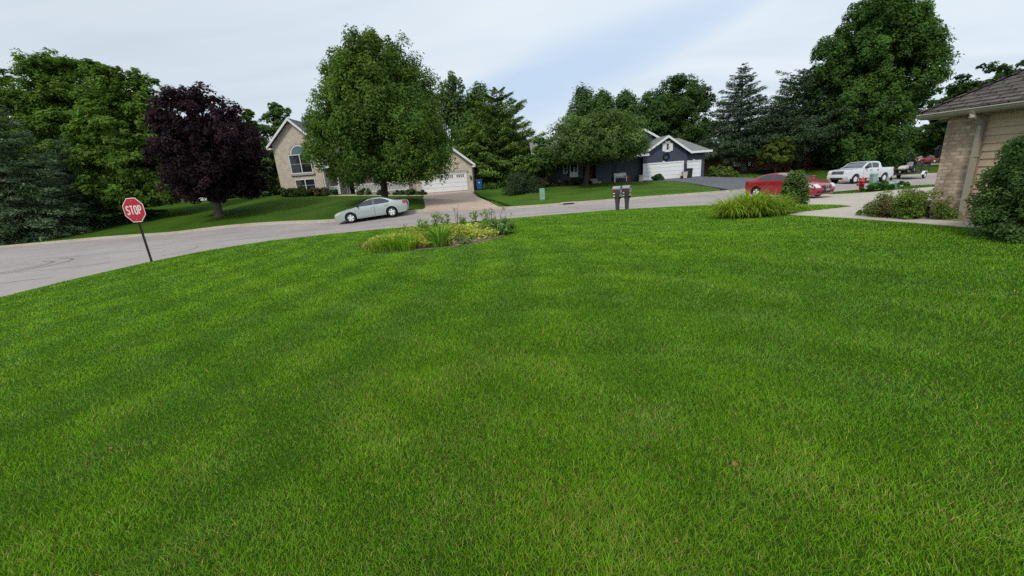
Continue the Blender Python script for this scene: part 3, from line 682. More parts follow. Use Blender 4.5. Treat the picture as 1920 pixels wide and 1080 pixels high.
# --- line of trees closing the view
k = 0
for px, Y, top, hw, c in [(-120,70,100,90,0),(330,85,215,60,1),(400,88,235,60,0),(620,90,255,70,1),(700,92,240,70,0),(790,88,238,60,1),(960,96,245,50,0),(1010,98,262,40,1),(1052,96,262,40,0),(1215,95,215,60,1),
                          (1335,92,228,50,0),(1420,92,226,50,1),(1490,95,222,50,0),(1570,92,215,60,1),(1660,95,232,60,0),(1735,92,246,50,1),(1790,96,240,50,0)]:
    b, zt, zb, R, dx = px_tree(px, 300 if px > 1300 else 340, Y, px, top, 300 if px > 1300 else 335, hw)
    broadleaf('woodland_tree', 'distant woodland tree closing the view behind the houses', 'tree', b, zt, b[2]+.4, R*1.25, [(0,.95),(.4,1),(.7,.8),(1,.35)], 36, 5200, .36, (.032, .062, .02) if c else (.042, .078, .022), alt=(.07, .115, .03), r0=.3, cx=dx, lump=.15, group='woodland trees closing the view')
    k += 1

# ------------------------------------------------------------------ shrubs and beds
def pxs(px, py, Y):
    q = at(px, py, Y); return (q[0], Y, H(q[0], Y)+LAWN-.02)
G1 = 'foundation shrubs of the tan brick house'
shrub('yew_shrub', 'clipped dark yew mound under the ground floor window of the brick house', pxs(556,379,44), 1.75, 1.15, 30, 5200, .1, (.032, .058, .016), alt=(.07, .1, .026), group=G1, ry=.9)
shrub('yew_shrub', 'brownish green shrub at the porch end of the brick gable', pxs(602,374,44.2), 1.0, 1.0, 20, 3000, .1, (.06, .07, .022), alt=(.12, .09, .04), group=G1, ry=.8)
shrub('leafy_plant', 'small leafy plant beside the white downspout end', pxs(628,369,44.6), .55, .8, 10, 900, .1, (.03, .075, .018), cat='plant', twigs=0)
for px, py, r, h, lab in [(684,366,.95,.75,'low flowering shrub by the porch steps of the brick house'),(716,364,.8,.6,'low green shrub against the porch railing, beside the maple trunk'),
                          (748,363,.7,.6,'small shrub under the porch railing near the garage end'),(768,362,.8,.8,'taller leafy shrub where porch railing meets garage wall'),(788,362,.7,.55,'low green plant at the garage door jamb')]:
    shrub('porch_shrub', lab, pxs(px, py, 45.2), r, h, 14, 1500, .09, (.04, .075, .02), alt=(.09, .13, .05), group='plants along the porch railing', twigs=0)
shrub('round_shrub', 'big round dark green shrub beyond the striped lawn', pxs(980,362,41), 2.1, 2.15, 60, 15000, .09, (.032, .055, .024), alt=(.062, .09, .04), aspect=.3, cl=(.16, .28))
shrub('hydrangea_shrub', 'leggy shrub with tan flower heads at the navy wall', pxs(1026,350,45.4), 1.0, 1.3, 22, 2600, .11, (.05, .058, .024), alt=(.24, .17, .1), altp=.35)
shrub('hydrangea_shrub', 'low dry brown flowering plant beside the navy corner', pxs(1042,349,45.3), .7, .75, 12, 1200, .09, (.08, .07, .035), alt=(.25, .19, .14), twigs=0)
shrub('yew_shrub', 'clipped low hedge under the white box window', pxs(1080,348,45.2), 1.9, .72, 30, 5200, .1, (.034, .056, .02), alt=(.07, .1, .035), ry=.8)
shrub('boxwood_shrub', 'small round evergreen at the foot of the white double garage door', pxs(1233,339,46.6), .75, .75, 14, 2000, .08, (.026, .055, .018), alt=(.05, .1, .03), twigs=0)
shrub('border_shrub', 'yellow green shrubs beside the dark asphalt turnaround', pxs(1348,330,50), 1.5, 1.35, 20, 2600, .12, (.06, .1, .02), alt=(.12, .17, .035))
shrub('border_shrub', 'low border plant between asphalt driveway and spruce trunk', pxs(1368,326,52), 1.2, 1.0, 14, 1600, .12, (.05, .09, .02), alt=(.1, .14, .03))
shrub('border_shrub', 'dark rounded bush beside the red brick wall end', pxs(1560,318,58), 2.2, 2.4, 24, 3200, .16, (.024, .045, .014), alt=(.04, .075, .02))
shrub('border_shrub', 'unmown yellow green thicket beyond the flatbed trailer', pxs(1662,308,70), 3.0, .9, 30, 3000, .18, (.07, .1, .025), alt=(.14, .15, .05), ry=2)
shrub('border_shrub', 'dark shadowed undergrowth behind the white pickup bed', pxs(1640,308,60), 5.2, 2.2, 36, 4200, .2, (.024, .042, .014), alt=(.045, .075, .02), ry=2)
q = gz(1655,358,.0); shrub('leafy_plant', 'tuft of tall weeds around the pale green utility post', (q[0], q[1]+.3, H(q[0], q[1])+LAWN), .95, .55, 16, 1700, .075, (.04, .1, .018), alt=(.07, .15, .03), cat='plant', ry=.5, twigs=0)
q = gz(1684,353,.0); shrub('leafy_plant', 'low weeds hiding one end of the green transformer pad', (q[0]+.5, q[1]+.4, H(q[0], q[1])+LAWN), .5, .42, 8, 700, .075, (.04, .095, .02), cat='plant', twigs=0)

# large glossy shrub by the near house wall
X0, Y0 = 10.12, 7.2
shrub('viburnum_shrub', 'large rounded dark green shrub against the tan house siding', (X0, Y0, H(X0, Y0)+LAWN-.03), 1.3, 2.0, 420, 76000, .027, (.03, .072, .018), alt=(.1, .16, .045), aspect=.55, altp=.4, cl=(.1, .17), twigs=22, lump=.0, dome=.4, var=.25)
# low sprawling azalea bed at the brick corner
for dx, dy, r, h, nl, lab, c, al in [(0,0,.7,.78,4200,'low spreading green shrub in front of the tan brick corner',(.055,.11,.022),(.16,.2,.03)),
                           (.22,.95,.8,.78,4600,'yellow green low shrub at the driveway end of the brick corner bed',(.065,.11,.02),(.19,.2,.035)),
                           (-.15,.6,.6,.52,2000,'thin brown twiggy shrub beside the concrete path',(.085,.075,.035),(.13,.12,.05))]:
    x, y = 11.12+dx, 10.75+dy
    shrub('azalea_shrub', lab, (x, y, H(x, y)+LAWN), r, h, 60, nl*2, .026, c, alt=al, aspect=.5, altp=.4, group='shrubs at the brick corner', cl=(.18, .3), twigs=26, ry=r*1.1, var=.3)
for x, y, lab in [(10.72, 10.7, 'small bright fern-like weed at the path edge before the brick corner'),(10.95, 12.35, 'low bright ground plant where path meets driveway')]:
    shrub('leafy_plant', lab, (x, y, H(x, y)+LAWN), .22, .2, 10, 420, .04, (.07, .14, .02), alt=(.13, .2, .04), cat='plant', twigs=0)
# daylily clump with young shrub behind
q = gz(1425,410,.26); x, y = q[0]+.12, q[1]+.75
for ddx, ddy, nb, L, lab, c in [(-.72,.05,420,.95,'yellow green strap leaved clump at the lawn side of the driveway planting',(.17,.27,.02)),(.12,-.15,520,.95,'arching strap leaved grass clump in the middle of the driveway planting',(.13,.24,.02)),
                          (.8,.05,460,.9,'strap leaved clump under the young shrub at the path edge',(.15,.24,.025)),(.25,.55,420,1.15,'tallest back clump of strap leaves before the red sedan',(.15,.26,.022))]:
    bladeplant('daylily_clump', lab, (x+ddx, y+ddy, H(x+ddx, y+ddy)+LAWN), int(nb*1.7), L*1.04, .022, c, alt=(.34, .36, .06), arch=1.25, upr=.75, rbase=.28, group='strap leaved clumps by the driveway', altp=.25, var=.28)
shrub('leafy_plant', 'dark broadleaf weed low among the strap leaved clumps', (x+.02, y-.25, H(x, y)+LAWN), .3, .55, 10, 500, .05, (.028, .07, .022), cat='plant', twigs=3)
x2, y2 = x+2.2, y+.95
t = shrub('rose_shrub', 'upright young shrub in front of the red sedan door', (x2, y2, H(x2, y2)+LAWN+.18), .5, 1.27, 64, 5000, .05, (.045, .1, .024), alt=(.12, .17, .04), aspect=.6, altp=.4, cl=(.3, .5), twigs=16, flat=1.2, lump=.05)

# island flower bed in the lawn
bx, by = -2.55, 14.6
bedpoly = [(bx+2.45*math.cos(a)*(1+.06*math.sin(3*a)), by+2.3*math.sin(a)*(1+.06*math.cos(2*a))) for a in np.linspace(0, 2*PI, 40, endpoint=False)]
region('flower_bed', bedpoly, LAWN+.012, MT['mulch'], .35, skirt=.05)
peb = [(-1.55+.42*math.cos(a)*(1+.25*math.sin(3*a+1)), 13.3+.62*math.sin(a)*(1+.2*math.cos(4*a))) for a in np.linspace(0, 2*PI, 30, endpoint=False)]
region('gravel_patch', peb, LAWN+.02, MT['pebble'], .3, skirt=0)
def stalk(name, label, pos, h, nleaf, col, alt, group, lw=.02, head=None, ls=.09, ns=3):
    t0 = thing(name, pos, label, 'plant', group); m = MB(); Ps = []; As = []
    for k in range(ns):
        hx = h*random.uniform(.75, 1.0); dx, dy = random.gauss(0, .07), random.gauss(0, .07)
        pts = [np.array([dx*.4, dy*.4, -.03]), np.array([dx, dy, hx*.5]), np.array([dx*2.1, dy*2.1, hx])]
        m.tube(pts, [.011, .009, .005], n=5)
        tt = rng.random(nleaf)*.8+.12
        for t_ in tt:
            p = pts[0]*(1-t_)**2+pts[1]*2*t_*(1-t_)+pts[2]*t_*t_; a = rng.random()*2*PI
            d = np.array([math.cos(a), math.sin(a), .5]); Ps.append(p+d*ls*.9); As.append(d)
    m.build('stems', MT['stalk'], t0)
    P = np.array(Ps); A = np.array(As); n = len(P); Nn = unit(np.cross(A, np.column_stack([-A[:, 1], A[:, 0], 0*A[:, 0]]))+rng.normal(0, .3, (n, 3)))
    V, F, T = leafquads(P, Nn, ls*rng.uniform(.7, 1.3, n), .32, tints(n, col, .2, alt, .3), along=A)
    npmesh('foliage', V, F, MT['leaf'], t0, T)
    if head is not None:
        for k in range(5):
            m = MB(); m.lathe([(0, .0), (.016, .012), (.02, .03), (0, .05)], 6, (random.gauss(0, .06), random.gauss(0, .06), h*random.uniform(.82, 1.02))); m.build('seed_head', head, t0)
    return t0
MT['stalk'] = plain('plant_stalk', (.11, .1, .04), .8, .2)
MT['seed'] = plain('dry_seed_head', (.2, .17, .08), .9, .1)
def ground_cover():
    n = 12500
    a = rng.random(n)*2*PI; r = np.sqrt(rng.random(n))
    x = bx+2.3*r*np.cos(a)-.05; y = by+2.15*r*np.sin(a)
    k = ~inside(x, y, [(p[0], p[1]) for p in peb]) & (np.sin(x*2.1+1)+np.sin(y*2.7+x)+rng.normal(0, .7, n) > -1.15)
    x, y = x[k], y[k]; n = len(x)
    hgt = .08+.25*np.clip(np.sin(x*1.7+2)*np.cos(y*1.9)+.6, 0, 1.4)+.1*rng.random(n)
    z = HH(x, y)+LAWN+hgt*rng.random(n)**.5
    Nn = unit(np.column_stack([rng.normal(0, .5, n), rng.normal(0, .5, n), np.ones(n)]))
    T = tints(n, (.33, .38, .05), .25, (.56, .56, .14), .4, k=np.clip(.5+.5*np.sin(x*1.3-1)*np.cos(y*1.1)+rng.normal(0, .3, n), 0, 1))
    V, F, T4 = leafquads(np.column_stack([x, y, z]), Nn, .045*rng.uniform(.7, 1.4, n), .6, T)
    o = npmesh('ground_cover', V, F, MT['leaf'], None, T4)
    tag(o, 'yellow green creeping ground cover filling the island flower bed', 'ground cover', kind='stuff')
ground_cover()
def bedpos(x, y):
    x -= .42
    return (x, y, H(x, y)+LAWN+.01)
GB = 'strap leaved plants in the flower bed'
for x, y, nb, L, lab, c in [(-1.75,12.75,170,1.0,'tall blue green iris clump at the front of the flower bed',(.09,.24,.03)),(-3.25,12.75,150,.75,'bright green grassy clump at the front edge of the flower bed',(.16,.31,.02)),
                         (-2.75,12.55,120,.7,'second bright grassy clump beside the iris, front of the bed',(.15,.3,.02)),(-3.7,12.95,110,.6,'short bright grassy tuft where bed edge turns to the lawn',(.18,.31,.025)),(-1.0,13.3,60,.5,'small yellow green strap clump beside the gravel patch',(.12,.19,.03))]:
    bladeplant('iris_clump', lab, bedpos(x, y), nb, L*.84, .03, c, alt=(.2, .27, .05), arch=.7, upr=.35, rbase=.3, group=GB)
for i, (x, y, h, lab) in enumerate([(-2.4,16.3,1.15,'leafy tall stalks at the back of the flower bed, before the pink driveway'),(-2.0,16.5,1.0,'second tall leafy stem group at the bed back'),(-1.35,16.2,.8,'mid height leafy weed in the back middle of the bed'),
            (-.75,16.1,.95,'upright pale leafy stems near the white flowering plant'),(-.35,16.0,1.0,'slim upright leafy stem behind the white flowering plant'),(-2.9,16.1,.75,'thin reddish weed stems on the silver car side of the bed')]):
    stalk('tall_weed', lab, bedpos(x, y), h, 34, (.17, .31, .05), (.28, .36, .07), 'tall weeds in the flower bed', ls=.085, ns=4)
for i, (x, y, h, lab) in enumerate([(.05,15.6,1.25,'tallest bare flower stalk with dry heads on the bed'),(.35,15.5,.95,'dry flower stalk leaning over the lawn end of the bed'),(-.2,15.8,1.1,'thin seed stalk in front of the pink driveway'),(-3.6,16.0,.6,'short brown seed stalk at the street side of the bed'),(-1.6,16.3,1.2,'lone thin seed stalk at the back of the bed')]):
    stalk('seed_stalk', lab, bedpos(x, y), h*.92, 6, (.12, .2, .04), (.2, .22, .07), 'dry seed stalks in the flower bed', head=MT['seed'], ls=.06, ns=3)
shrub('flowering_plant', 'leafy plant with small white flowers at the lawn end of the bed', bedpos(.0, 15.0), .7, .6, 26, 2600, .055, (.06, .14, .025), alt=(.3, .36, .14), altp=.2, aspect=.45, twigs=4, cat='plant', var=.3)
shrub('flowering_plant', 'pale yellow variegated plant beside the white flowering one', bedpos(-.95, 15.2), .6, .5, 18, 1200, .055, (.27, .32, .05), alt=(.6, .56, .2), altp=.35, twigs=0, cat='plant')
shrub('flowering_plant', 'grey green herb spilling over the front gravel of the bed', bedpos(-1.35, 12.9), .5, .26, 14, 700, .045, (.13, .17, .08), alt=(.36, .36, .27), altp=.3, twigs=0, cat='plant')
shrub('leafy_plant', 'loose pale weed at the stop sign end of the flower bed', bedpos(-4.3, 14.3), .7, .3, 14, 700, .05, (.14, .17, .05), alt=(.36, .3, .1), cat='plant', twigs=0)

# ------------------------------------------------------------------ the near lawn, blade by blade
def lawn_grass():
    def field(x, y, s, ph):
        return (np.sin(x*s+ph+1.7*np.sin(y*s*.6+ph*2))+np.sin(y*s*1.13-ph+1.3*np.sin(x*s*.7+1+ph))+np.sin((x+y)*s*.57+2*ph))/3
    XS, YS = [], []
    bands = [(0,1.9,25000),(1.9,2.6,21000),(2.6,3.6,15000),(3.6,5,9500),(5,7,5000),(7,9.5,3000),(9.5,13,1700),(13,17,1000),(17,26,650)]
    pol = near_lawn; pol2 = strip
    for r0, r1, dn in bands:
        A = rad(67 if r1 < 6 else 57); area = A*(r1*r1-r0*r0); n = int(dn*area)
        th = rng.uniform(-A, A, n); r = np.sqrt(rng.uniform(r0*r0, r1*r1, n))
        x, y = r*np.sin(th), r*np.cos(th)
        k = (y > .75) & inside(x, y, pol); XS.append(x[k]); YS.append(y[k])
    n = 5200; x = rng.uniform(17.9, 32, n); y = rng.uniform(22, 28, n); k = inside(x, y, pol2); XS.append(x[k]); YS.append(y[k])
    x = np.concatenate(XS); y = np.concatenate(YS)
    k = ~inside(x, y, [(bx+(p[0]-bx)*.83, by+(p[1]-by)*.83) for p in bedpoly]); x, y = x[k], y[k]; n = len(x)
    d = np.sqrt(x*x+y*y)
    # mowing stripes: gently curving passes; blades lie over in alternating directions
    ang = rad(6); u = x*math.cos(ang)-y*math.sin(ang)+.008*(x*math.sin(ang)+y*math.cos(ang))**2
    st = np.sin(u*PI/.66+1.5*field(x, y, .42, 1)); st = .74*np.tanh(st*1.4)*(.25+.75*np.clip(.62-x*.14+.5*field(x, y, .35, 2.2), 0, 1))
    f1 = field(x, y, .8, .3); f2 = field(x, y, 2.3, 1.9); f3 = field(x, y, 6.5, 4.0)
    hgt = (.03+.007*f2+.005*f3)*rng.uniform(.6, 1.35, n)
    hgt *= np.where(rng.random(n) < .006, 1.8, 1.0)
    wid = np.maximum(.0028, .0006*d)*rng.uniform(.7, 1.3, n)
    az = rng.random(n)*2*PI; ld = ang+PI/2
    lean = .3+.5*rng.random(n)
    lx = np.cos(az)*lean+.24*st*math.sin(ang); ly = np.sin(az)*lean+.24*st*math.cos(ang)
    z = HH(x, y)+LAWN-.016
    # colour
    g = np.array([.125, .3, .018]); yel = np.array([.175, .33, .014]); blu = np.array([.165, .29, .075]); dry = np.array([.31, .27, .08])
    w = np.clip(.42+.24*f1+.2*f2+.26*st+rng.normal(0, .28, n), 0, 1)[:, None]
    T = g*(1-w)+yel*w
    w = np.clip(.08-.25*f1+.3*f3-.42*st+rng.normal(0, .25, n), 0, 1)[:, None]; T = T*(1-w*.75)+blu*w*.75  # patchy blue-green blades, plus the stripes' pale sheen painted into the tint
    f4 = field(x, y, 11., 2.7)
    pd = .03+.06*np.clip(f2+f3, 0, 1)+.16*np.clip(f1+.6*f3-.15, 0, 1)*np.clip(1-np.abs(y-3.2)/3.5, 0, 1)+.05*np.clip(1-d/8, 0, 1)
    k = rng.random(n) < pd; T[k] = dry*np.exp(rng.normal(0, .25, (k.sum(), 1)))
    T *= np.exp(rng.normal(.0, .2, n)+.1*f4+.08*f3)[:, None]*(1+.05*st[:, None])
    painted_light = np.interp(y+.25*np.abs(x), [1.5, 4, 9, 15, 22], [1.1, 1.18, 1.32, 1.44, 1.46])*np.where(x > 0, 1-.22*np.clip((x-1.5)/5, 0, 1)*np.clip(1-y/11, 0, 1), 1)  # light and shade painted into blade colour: lighter streetward, darker towards the near house
    T *= painted_light[:, None]
    # longer light tufts of coarse grass
    m = 55; tx = rng.uniform(-5, 5, m); ty = rng.uniform(1.6, 9, m)
    tx = np.repeat(tx, 7)+rng.normal(0, .03, m*7); ty = np.repeat(ty, 7)+rng.normal(0, .03, m*7); k = inside(tx, ty, pol); tx, ty = tx[k], ty[k]; mm = len(tx)
    x = np.concatenate([x, tx]); y = np.concatenate([y, ty]); z = np.concatenate([z, HH(tx, ty)+LAWN-.016])
    hgt = np.concatenate([hgt, rng.uniform(.045, .08, mm)]); wid = np.concatenate([wid, np.maximum(.0055, .0008*np.sqrt(tx*tx+ty*ty))])
    a2 = rng.random(mm)*2*PI; lx = np.concatenate([lx, .4*np.cos(a2)]); ly = np.concatenate([ly, .4*np.sin(a2)])
    T = np.vstack([T, np.array([.22, .42, .02])*np.exp(rng.normal(0, .15, (mm, 1)))]); n = len(x)
    wa = rng.random(n)*PI; sx, sy = np.cos(wa)*wid/2, np.sin(wa)*wid/2
    mh = .55
    mx, my, mz = x+lx*hgt*.35, y+ly*hgt*.35, z+hgt*mh
    tx, ty, tz = x+lx*hgt*1.15, y+ly*hgt*1.15, z+hgt*(1.02-.22*np.hypot(lx, ly))
    V = np.stack([np.stack([x-sx, y-sy, z], 1), np.stack([x+sx, y+sy, z], 1), np.stack([mx+sx*.85, my+sy*.85, mz], 1), np.stack([mx-sx*.85, my-sy*.85, mz], 1),
                  np.stack([tx+sx*.16, ty+sy*.16, tz], 1), np.stack([tx-sx*.16, ty-sy*.16, tz], 1)], 1).reshape(-1, 3)
    i = np.arange(n)[:, None]*6
    F = np.vstack([i+np.array([[0, 1, 2, 3]]), i+np.array([[3, 2, 4, 5]])])
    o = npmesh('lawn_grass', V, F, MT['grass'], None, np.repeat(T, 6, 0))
    tag(o, 'short mown green grass of the wide sloping lawn', 'grass', kind='stuff')
    print('blades', n)
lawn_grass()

for px, py in [(1378,880),(1266,1028),(206,832),(812,611)]:
    q = gz(px, py, .68); x, y = q[0], q[1]
    m = MB(); a = rng.random()*6; pts = [(.019*math.cos(t), .012*math.sin(t)*(1+.3*math.cos(3*t)), .006*math.cos(2*t)) for t in np.linspace(0, 2*PI, 11)[:-1]]
    m.prism(pts, (0, 0, .0025)); o = m.build('fallen_leaf', MT['deadleaf'] if 'deadleaf' in MT else MT.setdefault('deadleaf', plain('dead_leaf', (.24, .14, .05), .8, .05, var=.3, scale=40)))
    o.location = (x, y, H(x, y)+LAWN+.016); o.rotation_euler = (rng.normal(0, .3), rng.normal(0, .3), a)
    tag(o, 'single small brown dead leaf lying on the mown lawn', 'leaf', 'fallen leaves on the lawn')

# ================================================================== HOUSES
def part_window(parent, x0, x1, z0, z1, y, mull=1, rail=True, frame='white', glass='glass', fw=.07, name='window'):
    m = MB()
    for a, b2 in ((x0, x0+fw), (x1-fw, x1)): m.box(a, b2, y-.06, y, z0, z1)
    m.box(x0+fw, x1-fw, y-.06, y, z1-fw, z1); m.box(x0+fw, x1-fw, y-.06, y, z0, z0+fw)
    for k in range(1, mull+1):
        c = x0+(x1-x0)*k/(mull+1); m.box(c-fw*.55, c+fw*.55, y-.058, y, z0+fw, z1-fw)
    w = m.build(name, MT[frame], parent, world=True)
    g = MB(); g.box(x0+fw, x1-fw, y-.022, y-.001, z0+fw, z1-fw); g.build('pane', MT[glass], w, world=True)
    if rail:
        r = MB(); c = (z0+z1)/2; r.box(x0+fw, x1-fw, y-.04, y-.0225, c-.03, c+.03); r.build('sash_rail', MT['mailplate'], w, world=True)
    return w
def slope_roof(m, x0, x1, y0, y1, z0, z1, along='y', th=.14):
    """one roof slope: from eave edge (x0,z0) up to ridge (x1,z1), running y0..y1"""
    if along == 'y': P = [(x0,y0,z0),(x0,y1,z0),(x1,y1,z1),(x1,y0,z1)]
    else: P = [(y0,x0,z0),(y1,x0,z0),(y1,x1,z1),(y0,x1,z1)]
    return m.prism(P, (0, 0, th))
def lap_siding(parent, name, mat, y, z0, z1, xf, bh=.2, lip=.018, face=-1):
    """clapboards on a wall facing -Y; xf(z) gives the x-span at height z"""
    m = MB(); z = z0
    while z < z1-1e-4:
        zt = min(z+bh, z1); a0, b0 = xf(z); a1, b1 = xf(zt)
        if b0-a0 > .02:
            m.add([(a0,y-lip-.01,z),(b0,y-lip-.01,z),(b1,y-.008,zt),(a1,y-.008,zt),(a0,y+.1,z),(b0,y+.1,z),(b1,y+.1,zt),(a1,y+.1,zt)],
                  [(0,1,2,3),(0,4,5,1),(3,2,6,7),(0,3,7,4),(1,5,6,2),(4,7,6,5)])
        z = zt
    return m.build(name, mat, parent, world=True)

# ---- tan brick two storey house
zb = at(529,365,45)[2]; h1 = thing('brick_house', (-14, 46, 1.0), 'two storey tan brick house with arched window and white double garage door', 'house')
gx0, gx1, pk = -23.75, -19.15, -21.45
m = MB(); m.prism([(gx0,45,1.2),(gx1,45,1.2),(gx1,45,7.12),(pk,45,9.35),(gx0,45,7.12)], (0, 9, 0)); m.build('wall', MT['brick'], h1, world=True)
m = MB(); m.box(gx1, -10.3, 48, 55, 1.0, 5.1); m.build('wall', MT['brick'], h1, world=True)
m = MB(); m.prism([(-10.2,47,.4),(-3.45,47,.4),(-3.45,47,3.95),(-6.85,47,6.75),(-10.2,47,3.95)], (0, 7.5, 0)); m.build('wall', MT['brick'], h1, world=True)
m = MB()
for (xe, ze, xr, zr, y0, y1) in [(gx0-.35,6.82,pk,9.4,44.6,54.3),(gx1+.35,6.82,pk,9.4,44.6,54.3),(-3.05,3.67,-6.85,6.8,46.6,54.8),(-10.6,3.67,-6.85,6.8,46.6,54.8)]: slope_roof(m, xe, xr, y0, y1, ze, zr)
m.prism([(-19.6,46.4,4.9),(-9.9,46.4,4.9),(-9.9,52,9.75),(-19.6,52,9.75)], (0, 0, .14)); m.prism([(-19.6,57.6,4.9),(-9.9,57.6,4.9),(-9.9,52,9.75),(-19.6,52,9.75)], (0, 0, .14))
roof = m.build('roof', MT['shingle'], h1, world=True)
m = MB(); m.prism([(-9.95,46.7,5.0),(-9.95,57.3,5.0),(-9.95,52,9.7)], (.03, 0, 0)); m.build('gable_end', MT['beige'], h1, world=True)
m = MB()     # white rake boards and eave returns
for (xe, ze, xr, zr, y) in [(gx0-.4,6.78,pk,9.4,44.6),(gx1+.4,6.78,pk,9.4,44.6),(-3.0,3.63,-6.85,6.8,46.6),(-10.65,3.63,-6.85,6.8,46.6)]:
    m.prism([(xe,y-.05,ze-.12),(xr,y-.05,zr-.12),(xr,y-.05,zr+.16),(xe,y-.05,ze+.16)], (0, .046, 0))
    s = 1 if xe > xr else -1
    m.box(min(xe, xe-s*.42), max(xe, xe-s*.42), y-.002, y+.38, ze-.16, ze+.0)
m.box(-19.6, -9.9, 46.28, 46.398, 4.86, 5.05)
m.build('rake_board', MT['white'], h1, world=True)
# arched upper window
ax0, ax1, az0, az1, azc = -22.28, -20.02, 3.98+.12, 6.0, 6.0
w = part_window(h1, ax0, ax1, az0+.0, az1, 45, 1)
m = MB(); c = (ax0+ax1)/2+.02; r = .86
arc = [(c+r*math.cos(a), 44.95, azc+.05+r*math.sin(a)) for a in np.linspace(0, PI, 20)]
ri = [(c+(r-.09)*math.cos(a), 44.95, azc+.05+(r-.09)*math.sin(a)) for a in np.linspace(PI, 0, 20)]
for i in range(19): m.prism([arc[i], arc[i+1], ri[18-i], ri[19-i]], (0, .048, 0))
aw = m.build('arched_window', MT['white'], h1, world=True)
m = MB(); m.prism([(c+(r-.09)*math.cos(a), 44.97, azc+.05+(r-.09)*math.sin(a)) for a in np.linspace(0, PI, 20)], (0, .026, 0)); m.build('pane', MT['tealglass'], aw, world=True)
m = MB(); m.box(ax0-.12, ax1+.12, 44.86, 44.998, az0-.2, az0-.005); m.build('window_sill', MT['stone'], h1, world=True)
m = MB(); oi, oo = r+.1, r+.34
for a0, a1 in zip(np.linspace(0, PI, 25)[:-1], np.linspace(0, PI, 25)[1:]):
    a1 -= .02; m.prism([(c+q*math.cos(a), 44.965, azc+.02+q*math.sin(a)) for q, a in ((oi, a0), (oo, a0), (oo, a1), (oi, a1))], (0, .034, 0))
m.build('brick_arch', MT['brick'], h1, world=True)
part_window(h1, -22.12, -20.02, 2.02+.16, 3.52-.02, 45, 1)
m = MB(); m.box(-22.2, -19.94, 44.86, 44.998, 2.0, 2.175); m.build('window_sill', MT['stone'], h1, world=True)
# dormer gable above the porch
m = MB(); m.prism([(-17.4,48.2,7.2),(-15.2,48.2,7.2),(-16.3,48.2,8.6)], (0, 3, 0)); m.build('dormer', MT['beige'], h1, world=True)
m = MB()
for s in (-1, 1): m.prism([(-16.3+s*1.4,48.0,6.95),(-16.3,48.0,8.62),(-16.3,48.0,8.8),(-16.3+s*1.4,48.0,7.13)], (0, .18, 0))
m.build('dormer_trim', MT['white'], h1, world=True)
# porch
m = MB(); m.box(-19.1, -10.3, 45.7, 47.99, .8, 1.52); m.build('porch_floor', MT['stone'], h1, world=True)
m = MB(); m.box(-18.2, -16.1, 45.1, 45.69, .8, 1.42); m.build('porch_step', MT['concrete'], h1, world=True)
m = MB(); m.box(-19.1, -10.3, 45.6, 47.99, 4.45, 4.75); m.build('porch_beam', MT['white'], h1, world=True)
def railing(xa, xb):
    m = MB(); y = 45.85
    m.box(xa, xb, y-.04, y+.04, 2.48, 2.56); m.box(xa, xb, y-.035, y+.035, 1.64, 1.72)
    n = int((xb-xa)/.16)
    for k in range(1, n): c = xa+(xb-xa)*k/n; m.box(c-.035, c+.035, y-.03, y+.03, 1.72, 2.48)
    n = max(1, round((xb-xa)/2.4))
    for k in range(n+1): c = xa+(xb-xa)*k/n; m.box(c-.075, c+.075, y-.07, y+.07, 1.53, 2.72)
    m.build('porch_railing', MT['white'], h1, world=True)
railing(-18.95, -17.95); railing(-16.2, -10.5)
for c in (-17.95, -16.2, -13.3, -10.5):
    m = MB(); m.box(c-.06, c+.06, 45.95, 46.07, 1.53, 4.44); m.build('porch_post', MT['white'], h1, world=True)
m = MB(); m.box(-17.6, -16.5, 47.93, 47.998, 1.53, 3.7); fd = m.build('front_door', MT['dark'], h1, world=True)
m = MB()
for c in (-17.9, -17.62, -16.48): m.box(c-.05, c+.05, 47.9, 47.99, 1.53, 3.8)
m.build('frame', MT['white'], fd, world=True)
part_window(h1, -14.9, -13.2, 2.1, 3.7, 47.99, 1)
m = MB(); m.tube([(-19.0,44.93,5.0),(-19.0,44.93,1.75),(-19.2,44.5,1.55),(-19.35,43.4,1.48)], .06, n=6); m.build('downspout', MT['white'], h1, world=True)
# garage door
def garage_door(parent, x0, x1, z0, z1, y, trim=.12, lights=True, keystone=False, panels=4):
    m = MB(); ph = (z1-z0)/panels
    for k in range(panels):
        m.box(x0, x1, y-.03, y-.001, z0+k*ph+.012, z0+(k+1)*ph-.012)
    d = m.build('garage_door', MT['doorwhite'], parent, world=True)
    m = MB(); m.box(x0, x1, y-.012, y-.0005, z0, z1); m.build('panel_seam', MT['mailplate'], d, world=True)
    m = MB(); m.box(x0-trim, x0-.002, y-.07, y-.001, z0, z1); m.box(x1+.002, x1+trim, y-.07, y-.001, z0, z1); m.box(x0-trim, x1+trim, y-.07, y-.001, z1+.002, z1+trim)
    if keystone: m.prism([((x0+x1)/2-.1, y-.09, z1+trim*.4), ((x0+x1)/2+.1, y-.09, z1+trim*.4), ((x0+x1)/2+.14, y-.09, z1+trim*1.7), ((x0+x1)/2-.14, y-.09, z1+trim*1.7)], (0, .088, 0))
    m.build('door_trim', MT['white'], d, world=True)
    if lights:
        n = 4
        for k in range(n):
            c0 = x0+(x1-x0)*(k+.14)/n; c1 = x0+(x1-x0)*(k+.86)/n; zt0, zt1 = z1-ph*.78, z1-ph*.22
            g = MB()
            for j in range(4):
                a = c0+(c1-c0)*j/4+.03; b2 = c0+(c1-c0)*(j+1)/4-.03
                g.box(a, b2, y-.036, y-.031, zt0, (zt0+zt1)/2-.02); g.box(a, b2, y-.036, y-.031, (zt0+zt1)/2+.02, zt1)
            g.build('door_window', MT['glass'], d, world=True)
    return d
